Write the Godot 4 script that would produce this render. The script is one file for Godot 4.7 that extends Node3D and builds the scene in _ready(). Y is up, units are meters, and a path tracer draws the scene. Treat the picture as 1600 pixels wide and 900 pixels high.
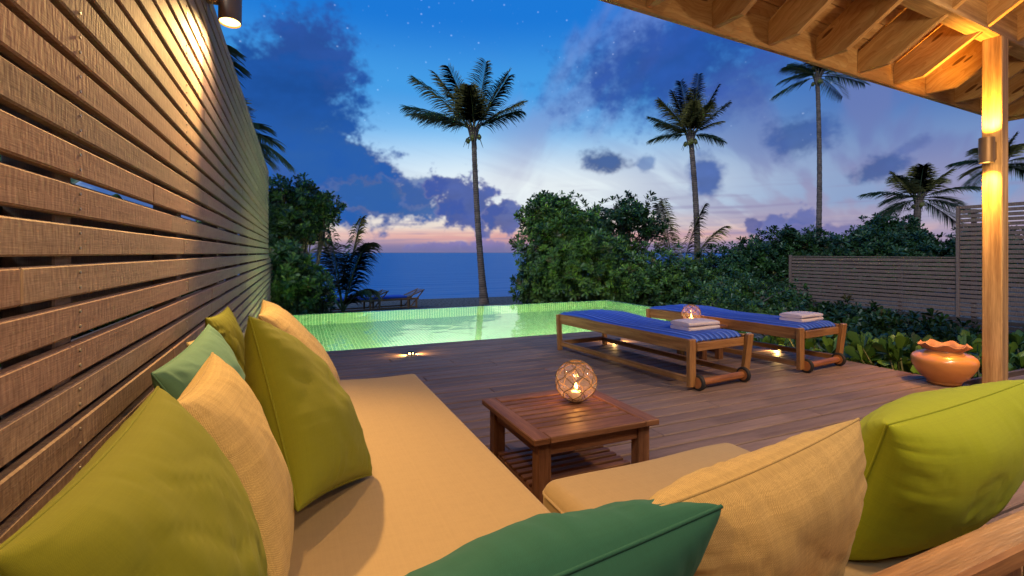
extends Node3D
# Dusk on a villa deck by the sea: sofa corner, pool, sun loungers, palms.

const YAW := 23.837
var rng := RandomNumberGenerator.new()
var M := {}
var T := {}
var used := {}
var fwd := Vector3(sin(deg_to_rad(YAW)), 0, -cos(deg_to_rad(YAW)))
var rgt := Vector3(cos(deg_to_rad(YAW)), 0, sin(deg_to_rad(YAW)))

# ---------------------------------------------------------------- mesh building
class MB:
	var v := PackedVector3Array()
	var n := PackedVector3Array()
	var t := PackedVector2Array()
	var ix := PackedInt32Array()
	var xf := Transform3D.IDENTITY

	func vert(p: Vector3, nn: Vector3, uv := Vector2.ZERO) -> int:
		v.append(xf * p)
		n.append((xf.basis * nn).normalized())
		t.append(uv)
		return v.size() - 1

	func tri(a: int, b: int, c: int) -> void:  # counter-clockwise seen from outside
		ix.append(a); ix.append(c); ix.append(b)

	func face(pts: Array, outward: Vector3, uvs: Array = []) -> void:
		var nn: Vector3 = (pts[1] - pts[0]).cross(pts[2] - pts[0]).normalized()
		var flip := nn.dot(outward) < 0.0
		if flip: nn = -nn
		var base := v.size()
		for i in pts.size():
			vert(pts[i], nn, uvs[i] if uvs.size() else Vector2(pts[i].x, pts[i].z))
		for i in range(1, pts.size() - 1):
			if flip: tri(base, base + i + 1, base + i)
			else: tri(base, base + i, base + i + 1)

	func box(c: Vector3, s: Vector3, bv := 0.003, uo := Vector2.ZERO) -> void:
		var h := s * 0.5
		bv = minf(bv, minf(h.x, minf(h.y, h.z)) * 0.8)
		var la := 0
		if s.y > s[la]: la = 1
		if s.z > s[la]: la = 2
		for a in 3:
			var u := (a + 1) % 3
			var w := (a + 2) % 3
			var ku := u
			var kw := w
			if w == la:
				ku = w; kw = u
			for sg in [-1.0, 1.0]:
				var pts := []
				var uvs := []
				for q in [[-1, -1], [1, -1], [1, 1], [-1, 1]]:
					var p := Vector3.ZERO
					p[a] = sg * h[a]
					p[u] = q[0] * (h[u] - bv)
					p[w] = q[1] * (h[w] - bv)
					pts.append(p + c)
					uvs.append(Vector2(p[ku], p[kw] + a * 0.13) + uo)
				var o := Vector3.ZERO
				o[a] = sg
				face(pts, o, uvs)
		for a in 3:
			var b := (a + 1) % 3
			var k := (a + 2) % 3
			for sa in [-1.0, 1.0]:
				for sb in [-1.0, 1.0]:
					var pts := []
					var uvs := []
					for q in [[0, -1], [0, 1], [1, 1], [1, -1]]:
						var p := Vector3.ZERO
						p[a] = sa * (h[a] - (bv if q[0] == 1 else 0.0))
						p[b] = sb * (h[b] - (bv if q[0] == 0 else 0.0))
						p[k] = q[1] * (h[k] - bv)
						pts.append(p + c)
						uvs.append(Vector2(p[la], p[(la + 1) % 3]) + uo)
					var o := Vector3.ZERO
					o[a] = sa
					o[b] = sb
					face(pts, o, uvs)
		for sx in [-1.0, 1.0]:
			for sy in [-1.0, 1.0]:
				for sz in [-1.0, 1.0]:
					var sv := Vector3(sx, sy, sz)
					var i := h - Vector3(bv, bv, bv)
					face([c + sv * Vector3(h.x, i.y, i.z), c + sv * Vector3(i.x, h.y, i.z), c + sv * Vector3(i.x, i.y, h.z)], sv, [uo, uo, uo])

	# a beam of rectangular section from a to b
	func bar(a: Vector3, b: Vector3, w: float, hh: float, bv := 0.003, up := Vector3.UP, uo := Vector2.ZERO) -> void:
		var z := (b - a).normalized()
		var x := up.cross(z).normalized()
		var y := z.cross(x)
		var keep := xf
		xf = xf * Transform3D(Basis(x, y, z), (a + b) * 0.5)
		box(Vector3.ZERO, Vector3(w, hh, (b - a).length()), bv, uo)
		xf = keep

	func tube(pts: Array, radii: Array, sides := 10, caps := true, uvs := Vector2(1, 1)) -> void:
		var rows := pts.size()
		var base := v.size()
		var side := Vector3.ZERO
		var along := 0.0
		for i in rows:
			var d: Vector3 = (pts[mini(i + 1, rows - 1)] - pts[maxi(i - 1, 0)]).normalized()
			if side == Vector3.ZERO:
				side = d.cross(Vector3.UP if absf(d.y) < 0.9 else Vector3.RIGHT).normalized()
			side = (side - d * side.dot(d)).normalized()
			var up := d.cross(side)
			if i: along += (pts[i] - pts[i - 1]).length()
			for k in sides + 1:
				var a := TAU * k / sides
				var o := side * cos(a) + up * sin(a)
				vert(pts[i] + o * radii[i], o, Vector2(along * uvs.x, float(k) / sides * uvs.y))
		for i in rows - 1:
			for k in sides:
				var a := base + i * (sides + 1) + k
				tri(a, a + 1, a + sides + 2)
				tri(a, a + sides + 2, a + sides + 1)
		if caps:
			for e in [0, rows - 1]:
				var d: Vector3 = (pts[1] - pts[0]).normalized() * -1.0 if e == 0 else (pts[rows - 1] - pts[rows - 2]).normalized()
				var c := vert(pts[e], d)
				var first := v.size()
				for k in sides + 1:
					var src: int = base + e * (sides + 1) + k
					v.append(v[src]); n.append((xf.basis * d).normalized()); t.append(Vector2.ZERO)
				for k in sides:
					if e == 0: tri(c, first + k + 1, first + k)
					else: tri(c, first + k, first + k + 1)

	# grid of points rows x cols with smooth normals
	func grid(g: Array, uvf: Callable, flip := false) -> void:
		var rows := g.size()
		var cols: int = g[0].size()
		var base := v.size()
		for i in rows:
			for j in cols:
				var du: Vector3 = g[i][mini(j + 1, cols - 1)] - g[i][maxi(j - 1, 0)]
				var dv: Vector3 = g[mini(i + 1, rows - 1)][j] - g[maxi(i - 1, 0)][j]
				var nn := du.cross(dv).normalized()
				if nn == Vector3.ZERO: nn = Vector3.UP
				vert(g[i][j], -nn if flip else nn, uvf.call(i, j))
		for i in rows - 1:
			for j in cols - 1:
				var a := base + i * cols + j
				if flip:
					tri(a, a + cols, a + cols + 1); tri(a, a + cols + 1, a + 1)
				else:
					tri(a, a + 1, a + cols + 1); tri(a, a + cols + 1, a + cols)

	func lathe(prof: Array, sides := 48, wob = null) -> void:  # (radius, height), bottom to top on the outside
		var g := []
		for i in prof.size():
			var row := []
			for k in sides + 1:
				var a := TAU * k / sides
				var r: float = prof[i].x
				var y: float = prof[i].y
				if wob != null:
					var o: Vector2 = wob.call(i, a)
					r += o.x; y += o.y
				row.append(Vector3(cos(a) * r, y, -sin(a) * r))
			g.append(row)
		var s := float(sides)
		grid(g, func(i, j): return Vector2(j / s, i * 0.1))

	func mesh() -> ArrayMesh:
		var a := []
		a.resize(Mesh.ARRAY_MAX)
		a[Mesh.ARRAY_VERTEX] = v
		a[Mesh.ARRAY_NORMAL] = n
		a[Mesh.ARRAY_TEX_UV] = t
		a[Mesh.ARRAY_INDEX] = ix
		var m := ArrayMesh.new()
		m.add_surface_from_arrays(Mesh.PRIMITIVE_TRIANGLES, a)
		return m

# ---------------------------------------------------------------- naming
func numbered(called: String) -> String:
	var k: int = used.get(called, 0)
	used[called] = k + 1
	return called if k == 0 else "%s_%03d" % [called, k]

func thing(called: String, label: String, category: String, at := Vector3.ZERO, turn := 0.0, group := "") -> Node3D:
	var o := Node3D.new()
	o.name = numbered(called)
	add_child(o)
	o.position = at
	o.rotation.y = turn
	tag(o, label, category, group)
	return o

func tag(o: Node, label: String, category: String, group := "") -> void:
	if label: o.set_meta("label", label)
	if category: o.set_meta("category", category)
	if group: o.set_meta("group", group)

func part(called: String, mesh: Mesh, mat: Material, parent: Node = self, xf := Transform3D.IDENTITY) -> MeshInstance3D:
	var o := MeshInstance3D.new()
	o.mesh = mesh
	o.material_override = mat
	o.transform = xf
	if parent == self:
		o.name = numbered(called)
		add_child(o)
	else:
		var key := str(parent.get_instance_id()) + called
		var k: int = used.get(key, 0)
		used[key] = k + 1
		o.name = called if k == 0 else "%s_%03d" % [called, k]
		parent.add_child(o, true)
	return o

func structure(o: Node) -> Node:
	o.set_meta("kind", "structure")
	return o

func struct_root(called: String) -> Node3D:
	var o := Node3D.new()
	o.name = numbered(called)
	add_child(o)
	structure(o)
	return o

func lin(r: float, g: float, b: float, a := 1.0) -> Color:
	var c := Color(r, g, b).linear_to_srgb()
	c.a = a
	return c

# ---------------------------------------------------------------- camera, sky, light
func _ready() -> void:
	rng.seed = 7
	var cam := Camera3D.new()
	cam.name = "camera"
	cam.projection = Camera3D.PROJECTION_FRUSTUM
	cam.near = 0.05
	cam.far = 30000.0
	cam.size = 0.05 * 900.0 / 765.0
	cam.frustum_offset = Vector2(0, -0.05 * 55.0 / 765.0)
	cam.position = Vector3(0, 1.13, 0)
	cam.rotation_degrees = Vector3(0, -YAW, 0)
	add_child(cam)
	cam.current = true

	var env := Environment.new()
	env.background_mode = Environment.BG_SKY
	env.tonemap_mode = Environment.TONE_MAPPER_LINEAR
	env.tonemap_exposure = 1.0
	env.sdfgi_enabled = true
	env.ssao_enabled = true
	env.ssil_enabled = true
	var sky := Sky.new()
	var pan := PanoramaSkyMaterial.new()
	pan.panorama = ImageTexture.create_from_image(paint_sky())
	sky.sky_material = pan
	env.sky = sky
	var we := WorldEnvironment.new()
	we.name = "environment"
	we.environment = env
	add_child(we)

	var sun := DirectionalLight3D.new()  # a high moon behind the villa, softened by thin cloud
	sun.name = "moon"
	sun.light_color = Color(0.94, 0.96, 1.0)
	sun.light_energy = 0.42
	sun.light_angular_distance = 20.0
	sun.sky_mode = DirectionalLight3D.SKY_MODE_LIGHT_ONLY
	sun.shadow_enabled = true
	add_child(sun)
	sun.basis = Basis.looking_at((fwd * 0.75 + rgt * 0.35 + Vector3.DOWN * 0.75).normalized(), Vector3.UP)

	textures()
	materials()
	build_ground()
	build_deck()
	build_pool()
	build_left_fence()
	build_right_fence()
	build_veranda()
	build_plants()
	build_sofa()
	build_pillows()
	build_table()
	build_loungers()
	build_beach()
	build_lamps()
	build_pot()

var n1 := FastNoiseLite.new()
var n2 := FastNoiseLite.new()
var n3 := FastNoiseLite.new()
# azimuth and height in degrees (azimuth from the camera's own), radii, tilt, softness, strength, raggedness, colour
var clouds := []

func cl(az: float, el: float, ra: float, re: float, tilt: float, soft: float, strength: float, rag: float, c: Color) -> void:
	clouds.append([az, el, ra, re, cos(deg_to_rad(tilt)), sin(deg_to_rad(tilt)), soft, strength, rag, c.srgb_to_linear()])

func sm(a: float, b: float, x: float) -> float:
	var t := clampf((x - a) / (b - a), 0.0, 1.0)
	return t * t * (3.0 - 2.0 * t)

func sky_at(az: float, el: float) -> Color:
	var wrapped := az
	if wrapped > 180.0: wrapped -= 360.0
	if wrapped < -180.0: wrapped += 360.0
	az = wrapped
	var ce := cos(deg_to_rad(el))
	var dx := sin(deg_to_rad(az)) * ce
	var dy := sin(deg_to_rad(el))
	var dz := cos(deg_to_rad(az)) * ce
	if el < -0.6:
		return Color(0.05, 0.075, 0.13)
	var e := maxf(el, 0.0)
	# clear sky: deep blue overhead, pale above the afterglow
	var glow := exp(-pow((az - 3.0) / 30.0, 2.0))
	var side := sm(4.0, 36.0, az) * sm(110.0, 60.0, az)
	var c := Color(0.018, 0.15, 0.50)
	c = c.lerp(Color(0.012, 0.19, 0.68), sm(44.0, 28.0, e))
	c = c.lerp(Color(0.060, 0.34, 0.80).lerp(Color(0.05, 0.165, 0.50), side), sm(26.0, 18.0, e))
	c = c.lerp(Color(0.27, 0.58, 0.92).lerp(Color(0.115, 0.225, 0.50), side), sm(18.5, 11.5, e) * (0.55 + 0.45 * glow))
	c = c.lerp(Color(0.84, 0.92, 0.94).lerp(Color(0.40, 0.49, 0.66), side), sm(14.5, 7.5, e) * (0.35 + 0.65 * glow))
	c = c.lerp(Color(0.88, 0.74, 0.62).lerp(Color(0.62, 0.46, 0.50), side), sm(5.2, 3.0, e) * (0.35 + 0.65 * glow))
	c = c.lerp(Color(0.74, 0.36, 0.34), sm(3.2, 1.9, e) * (0.35 + 0.6 * glow))
	c = c.lerp(Color(0.21, 0.19, 0.38), sm(1.9, 0.7, e) * 0.85)
	# thin streaked cloud, on a sheet far above, drawn out by the wind
	var hs := 1.0 / (dy + 0.10)
	var sx := dx * hs
	var sz := dz * hs
	var wx := sx * 0.80 - sz * 0.60
	var wz := sx * 0.60 + sz * 0.80
	var streak := n1.get_noise_2d(wx * 26.0, wz * 5.0) * 0.6 + n2.get_noise_2d(wx * 60.0, wz * 9.0) * 0.4
	var cover := n1.get_noise_2d(wx * 5.0 + 70.0, wz * 2.5) * 0.5 + 0.5
	var k := sm(-0.12, 0.30, streak + (cover - 0.5) * 0.9 + 0.20 * side) * (0.10 + 0.66 * side) * sm(28.0, 14.0, e) * sm(0.5, 2.0, e)
	c = c.lerp(Color(0.15, 0.20, 0.46).lerp(Color(0.40, 0.33, 0.46), sm(11.0, 4.5, e) * 0.8), k)
	var band := absf((az + 3.0) * 0.62 - (el - 9.5) * 0.78)  # a long swept band of high cloud
	var swept := sm(5.5, 0.5, band + n2.get_noise_2d(az * 3.0 - el * 2.0, az * 0.8 + el * 1.2) * 4.0) * sm(-6.0, 3.0, az) * sm(30.0, 18.0, az)
	c = c.lerp(Color(0.23, 0.27, 0.56).lerp(Color(0.36, 0.33, 0.52), sm(16.0, 8.0, e)), swept * 0.45)
	var veil := sm(0.0, 0.6, n3.get_noise_2d(wx * 3.0 + 9.0, wz * 7.0)) * 0.35 * sm(9.0, 18.0, e) * sm(-2.0, 12.0, az)
	c = c.lerp(Color(0.16, 0.24, 0.55), veil)
	# long level bars near the sea
	var lay := n2.get_noise_2d(az * 1.1, e * 22.0)
	c = c.lerp(Color(0.27, 0.24, 0.42), sm(0.12, 0.5, lay) * 0.5 * sm(9.0, 4.0, e) * sm(0.6, 1.6, e))
	c = c.lerp(Color(0.92, 0.66, 0.52), sm(0.10, 0.5, -lay) * 0.55 * glow * sm(4.6, 2.6, e) * sm(0.8, 1.6, e))
	# the big clouds
	var rag1 := n1.get_noise_2d(az * 5.2, el * 6.5) * 0.55 + n2.get_noise_2d(az * 11.0, el * 14.0) * 0.32 + n3.get_noise_2d(az * 26.0, el * 32.0) * 0.16
	var rag2 := n1.get_noise_2d(az * 2.6 + el * 1.5 + 40.0, el * 6.0 - az * 1.5)
	for q in clouds:
		var ax: float = az - q[0]
		if ax > 180.0: ax -= 360.0
		if ax < -180.0: ax += 360.0
		if absf(ax) > q[2] * 2.2 + 6.0: continue
		var ay: float = el - q[1]
		if absf(ay) > q[3] * 2.2 + 6.0: continue
		var ux: float = (ax * q[4] + ay * q[5]) / q[2]
		var uy: float = (-ax * q[5] + ay * q[4]) / q[3]
		var d := sqrt(ux * ux + uy * uy)
		var s: float = 1.0 - d + rag1 * q[8] + rag2 * 0.25
		if s <= -q[6]: continue
		var al: float = sm(-q[6], q[6], s) * q[7]
		var body: Color = q[9]
		var light := clampf(0.5 + rag2 * 0.8 + rag1 * 0.5, 0.0, 1.0)
		body = body.lerp(body * 1.5, light * 0.6)
		# bright lining where the afterglow shines through a thin edge
		body = body.lerp(Color(0.55, 0.47, 0.52), sm(0.25, 0.0, s) * 0.35 * glow * sm(14.0, 4.0, el) * q[7])
		c = c.lerp(body, al)
	c = c.lerp(Color(0.17, 0.17, 0.35), sm(1.1, 0.2, e) * 0.75)
	# low cloud never goes quite dark: the air in front of it glows
	var lack := maxf(0.0, 0.64 - (c.r + c.g + c.b) / 0.864) * sm(17.0, 10.5, e)
	c += Color(0.0726, 0.2306, 0.56) * lack
	c.a = 1.0
	return c

func paint_sky() -> Image:
	for q in [[n1, 3, 0.055], [n2, 11, 0.06], [n3, 23, 0.07]]:
		q[0].seed = q[1]
		q[0].noise_type = FastNoiseLite.TYPE_SIMPLEX_SMOOTH
		q[0].frequency = q[2]
		q[0].fractal_type = FastNoiseLite.FRACTAL_FBM
		q[0].fractal_octaves = 4
	var dark := Color8(28, 76, 148)
	var mid := Color8(44, 88, 154)
	var grey := Color8(60, 92, 156)
	cl(-23.0, 18.3, 6.4, 5.4, 55, 0.30, 0.96, 0.55, Color8(40, 76, 150))
	cl(-27.5, 12.5, 10.0, 7.4, 20, 0.25, 1.0, 0.55, dark)
	cl(-20.3, 8.6, 9.4, 4.9, -22, 0.18, 1.0, 0.5, dark)
	cl(-13.6, 6.0, 7.2, 2.1, -8, 0.16, 0.96, 0.6, mid)
	cl(-10.4, 7.0, 2.8, 2.0, 0, 0.25, 0.80, 0.8, grey)
	cl(-5.4, 5.6, 4.6, 3.0, -30, 0.16, 0.95, 0.75, Color8(58, 80, 150))
	cl(-1.2, 4.1, 2.4, 2.0, 0, 0.15, 0.92, 0.8, Color8(66, 84, 150))
	cl(-33.0, 5.0, 10.0, 5.0, 0, 0.3, 0.9, 0.6, dark)
	cl(18.0, 20.2, 10.5, 4.6, 8, 0.55, 0.85, 0.8, Color8(34, 70, 150))
	cl(24.0, 16.5, 6.0, 2.6, 20, 0.6, 0.55, 0.8, Color8(60, 86, 156))
	cl(10.9, 10.3, 2.5, 1.2, -6, 0.5, 0.92, 0.8, Color8(42, 72, 130))
	cl(15.2, 10.0, 0.9, 0.9, 0, 0.4, 0.6, 0.8, mid)
	cl(21.6, 8.2, 1.7, 2.5, 10, 0.42, 0.90, 0.6, Color8(58, 88, 156))
	cl(30.5, 11.6, 2.6, 1.9, 0, 0.5, 0.75, 0.8, Color8(46, 78, 142))
	cl(36.7, 7.8, 2.4, 1.0, 18, 0.4, 0.80, 0.9, Color8(52, 80, 140))
	cl(39.3, 9.6, 1.2, 0.6, 25, 0.4, 0.6, 0.9, Color8(80, 98, 156))
	cl(28.9, 1.9, 2.7, 1.9, 0, 0.10, 0.92, 0.9, Color8(92, 102, 160))
	cl(30.6, 2.6, 1.5, 1.9, 0, 0.10, 0.92, 0.9, Color8(96, 106, 164))
	cl(33.0, 1.7, 3.5, 1.3, 0, 0.14, 0.85, 0.9, Color8(104, 106, 160))
	cl(26.2, 2.7, 0.9, 1.0, 0, 0.10, 0.90, 0.9, Color8(88, 94, 150))
	cl(-7.8, 0.7, 4.2, 0.7, 0, 0.14, 0.75, 0.9, Color8(116, 112, 168))
	cl(-3.0, 0.6, 3.0, 0.9, 0, 0.14, 0.70, 0.9, Color8(116, 112, 168))
	# the same kind of weather outside the frame
	cl(70, 9, 12, 4, 5, 0.35, 0.85, 0.8, mid)
	cl(100, 16, 14, 6, -12, 0.4, 0.8, 0.8, dark)
	cl(-62, 12, 14, 7, 15, 0.35, 0.9, 0.8, dark)
	cl(-95, 20, 15, 6, 10, 0.4, 0.8, 0.8, mid)
	cl(150, 13, 18, 6, 0, 0.4, 0.85, 0.8, dark)
	cl(-150, 17, 16, 6, 0, 0.4, 0.8, 0.8, dark)
	cl(10, 50, 20, 8, 25, 0.6, 0.5, 0.8, dark)
	cl(-40, 44, 14, 7, -20, 0.6, 0.5, 0.8, dark)
	var w := 4096
	var h := 2048
	var cw := 1024
	var coarse := Image.create_empty(cw, 512, false, Image.FORMAT_RGBF)
	for j in 512:
		var el := 90.0 - (j + 0.5) * 180.0 / 512.0
		for i in cw:
			coarse.set_pixel(i, j, sky_at((i + 0.5) * 360.0 / cw - 180.0 - YAW, el))
	coarse.resize(w, h, Image.INTERPOLATE_BILINEAR)
	var j0 := int((90.0 - 34.0) / 180.0 * h)
	var j1 := int((90.0 + 1.5) / 180.0 * h)
	var i0 := int((180.0 + YAW - 56.0) / 360.0 * w)
	var i1 := int((180.0 + YAW + 56.0) / 360.0 * w)
	for j in range(j0, j1):
		var el := 90.0 - (j + 0.5) * 180.0 / h
		for i in range(i0, i1):
			coarse.set_pixel(i, j, sky_at((i + 0.5) * 360.0 / w - 180.0 - YAW, el))
	var r := RandomNumberGenerator.new()
	r.seed = 41
	for k in 9000:  # stars
		var y := r.randf_range(0.13, 1.0)
		var az := r.randf_range(-180.0, 180.0)
		var el := rad_to_deg(asin(y))
		var i := int((az + 180.0) / 360.0 * w) % w
		var j := int((90.0 - el) / 180.0 * h)
		var b := 0.02 + 0.55 * pow(r.randf(), 5.0)
		var c := coarse.get_pixel(i, j)
		if c.g < 0.125 and el < 26.0: continue  # behind cloud
		b *= sm(0.30, 0.08, c.r) * sm(9.0, 16.0, el)
		coarse.set_pixel(i, j, c + Color(b * 0.8, b * 0.9, b))
		if b > 0.28:
			var i2 := (i + 1) % w
			coarse.set_pixel(i2, j, coarse.get_pixel(i2, j) + Color(b * 0.4, b * 0.45, b * 0.5))
	# Godot's panoramas begin at -Z on the left edge
	var turned := Image.create_empty(w, h, false, Image.FORMAT_RGBF)
	turned.blit_rect(coarse, Rect2i(w / 2, 0, w / 2, h), Vector2i(0, 0))
	turned.blit_rect(coarse, Rect2i(0, 0, w / 2, h), Vector2i(w / 2, 0))
	return turned

# ---------------------------------------------------------------- textures and materials
func streaks(seed_: int, a: int, b: int, freq: float, w := 512, h := 256) -> PackedByteArray:
	var n := FastNoiseLite.new()
	n.seed = seed_
	n.frequency = freq
	n.fractal_octaves = 4
	var im := n.get_seamless_image(a, b)
	im.convert(Image.FORMAT_L8)
	im.resize(w, h, Image.INTERPOLATE_CUBIC)
	return im.get_data()

func picture(px: PackedByteArray, w: int, h: int, fmt := Image.FORMAT_L8) -> ImageTexture:
	return ImageTexture.create_from_image(Image.create_from_data(w, h, false, fmt, px))

# a wood picture (grain along u): dark and light are sRGB tones that multiply the material's colour
func wood(seed_: int, dark: Color, light: Color, saw := 0.0, rings := 0.0, knots := 0) -> Array:
	var s1 := streaks(seed_, 24, 128, 0.035)
	var s2 := streaks(seed_ + 1, 64, 256, 0.16)
	var s3 := streaks(seed_ + 2, 64, 64, 0.03)
	var s4 := streaks(seed_ + 3, 256, 12, 0.20)
	var rgb := PackedByteArray()
	rgb.resize(512 * 256 * 3)
	var hgt := PackedByteArray()
	hgt.resize(512 * 256)
	var r := RandomNumberGenerator.new()
	r.seed = seed_
	var kn := []
	for k in knots: kn.append(Vector3(r.randf_range(40, 470), r.randf_range(30, 226), r.randf_range(6, 13)))
	for y in 256:
		for x in 512:
			var i := y * 512 + x
			var a := s1[i] / 255.0
			var b := s2[i] / 255.0
			var c := s3[i] / 255.0
			var g := 0.5 * a + 0.32 * b + 0.18 * c
			var kdark := 0.0
			if rings > 0.0:
				var yy := y / 256.0 * 9.0 + (c - 0.5) * 3.4
				for q in kn:
					var d: float = Vector2((x - q.x) * 0.45, y - q.y).length() / q.z
					yy += exp(-d * d * 0.18) * 2.2
					kdark = maxf(kdark, sm(1.25, 0.75, d))
				var f := yy - floorf(yy)
				g = lerpf(g, 1.0 - f * f, rings)
			if saw > 0.0: g = lerpf(g, s4[i] / 255.0, saw)
			g = clampf((g - 0.5) * 1.5 + 0.5, 0.0, 1.0)
			var col := dark.lerp(light, g)
			if kdark > 0.0: col = col.lerp(Color(0.36, 0.20, 0.10), kdark * 0.75)
			rgb[i * 3] = int(col.r * 255)
			rgb[i * 3 + 1] = int(col.g * 255)
			rgb[i * 3 + 2] = int(col.b * 255)
			hgt[i] = int(g * 255)
	return [picture(rgb, 512, 256, Image.FORMAT_RGB8), picture(hgt, 512, 256)]

func textures() -> void:
	T.deck = wood(101, Color(0.74, 0.71, 0.69), Color(1.0, 0.98, 0.95))
	T.fence = wood(201, Color(0.76, 0.71, 0.66), Color(1.0, 0.97, 0.94), 0.55)
	T.teak = wood(301, Color(0.62, 0.55, 0.48), Color(1.0, 0.98, 0.94))
	T.pine = wood(401, Color(0.78, 0.66, 0.52), Color(1.0, 0.98, 0.94), 0.0, 0.25, 3)
	# cloth: crossed threads
	var w := PackedByteArray()
	w.resize(256 * 256)
	var r := RandomNumberGenerator.new()
	r.seed = 5
	var wob := streaks(77, 64, 64, 0.05, 256, 256)
	var rowt := []
	var colt := []
	for k in 128:
		rowt.append(r.randf_range(-0.05, 0.05))
		colt.append(r.randf_range(-0.05, 0.05))
	for y in 256:
		for x in 256:
			var over := ((x >> 1) + (y >> 1)) % 2 == 0
			var g: float = 0.80 + (0.10 + rowt[y >> 1] if over else -0.10 + colt[x >> 1]) + (wob[y * 256 + x] / 255.0 - 0.5) * 0.05 + r.randf_range(-0.05, 0.05)
			w[y * 256 + x] = int(clampf(g, 0.0, 1.0) * 255)
	T.weave = picture(w, 256, 256)
	var wf := PackedByteArray()
	wf.resize(256 * 256)
	for i in 256 * 256: wf[i] = int(clampf(205.0 + (w[i] - 204.0) * 0.35, 0.0, 255.0))
	T.fine = picture(wf, 256, 256)
	# glazed mosaic: small square tiles and pale joints
	var tile := PackedByteArray()
	tile.resize(256 * 256 * 3)
	var tb := PackedByteArray()
	tb.resize(256 * 256)
	var tones := []
	for k in 256: tones.append(r.randf_range(0.84, 1.0))
	for y in 256:
		for x in 256:
			var e := mini(mini(x % 32, 31 - x % 32), mini(y % 32, 31 - y % 32))
			var tone: float = tones[(y / 32) * 8 + x / 32]
			var c := Color(0.46, 0.75, 0.61) * tone
			if e < 3: c = Color(0.93, 0.97, 0.86)
			var i := y * 256 + x
			tile[i * 3] = int(c.r * 255); tile[i * 3 + 1] = int(c.g * 255); tile[i * 3 + 2] = int(c.b * 255)
			tb[i] = 40 if e < 3 else 220
	T.tile = [picture(tile, 256, 256, Image.FORMAT_RGB8), picture(tb, 256, 256)]
	# palm trunk: uneven rings along u
	var rg := PackedByteArray()
	rg.resize(512 * 64 * 3)
	var rh := PackedByteArray()
	rh.resize(512 * 64)
	var mott := streaks(93, 128, 32, 0.06, 512, 64)
	for y in 64:
		for x in 512:
			var i := y * 512 + x
			var f := fposmod(x / 512.0 * 34.0 + (mott[i] / 255.0 - 0.5) * 0.7, 1.0)
			var g := 0.55 + 0.35 * sm(0.0, 0.25, f) - 0.25 * sm(0.75, 1.0, f) + (mott[i] / 255.0 - 0.5) * 0.35
			g = clampf(g, 0.0, 1.0)
			rg[i * 3] = int(g * 255); rg[i * 3 + 1] = int(g * 240); rg[i * 3 + 2] = int(g * 225)
			rh[i] = int(g * 255)
	T.rings = [picture(rg, 512, 64, Image.FORMAT_RGB8), picture(rh, 512, 64)]
	# ground and water relief
	T.sand = picture(streaks(91, 256, 256, 0.05, 512, 512), 512, 512)
	T.sea = picture(streaks(95, 96, 256, 0.05, 512, 512), 512, 512)
	T.ripple = picture(streaks(96, 128, 128, 0.02, 256, 256), 256, 256)
	T.fuzz = picture(streaks(97, 256, 256, 0.22, 256, 256), 256, 256)
	# printed stripes of the lounger cushions, across u
	var st := PackedByteArray()
	st.resize(256 * 8 * 3)
	for y in 8:
		for x in 256:
			var f := fmod(x / 256.0 * 10.0, 1.0)
			var c := Color(0.19, 0.36, 0.76)
			if f > 0.35 and f < 0.62: c = Color(0.12, 0.24, 0.56)
			if f > 0.82: c = Color(0.44, 0.54, 0.80)
			var i := y * 256 + x
			st[i * 3] = int(c.r * 255); st[i * 3 + 1] = int(c.g * 255); st[i * 3 + 2] = int(c.b * 255)
	T.stripe = picture(st, 256, 8, Image.FORMAT_RGB8)

func mat(called: String, c: Color, rough := 0.7, tex: Texture2D = null, sc := Vector3.ONE, relief: Texture2D = null, depth := 0.0) -> StandardMaterial3D:
	var m := StandardMaterial3D.new()
	m.resource_name = called
	m.albedo_color = c
	m.roughness = rough
	m.uv1_scale = sc
	if tex: m.albedo_texture = tex
	if relief:
		m.heightmap_enabled = true
		m.heightmap_texture = relief
		m.heightmap_scale = depth
	M[called] = m
	return m

func glow(called: String, c: Color, energy: float) -> StandardMaterial3D:
	var m := mat(called, Color(0.9, 0.85, 0.75), 0.4)
	m.emission_enabled = true
	m.emission = c
	m.emission_energy_multiplier = energy
	return m

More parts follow.
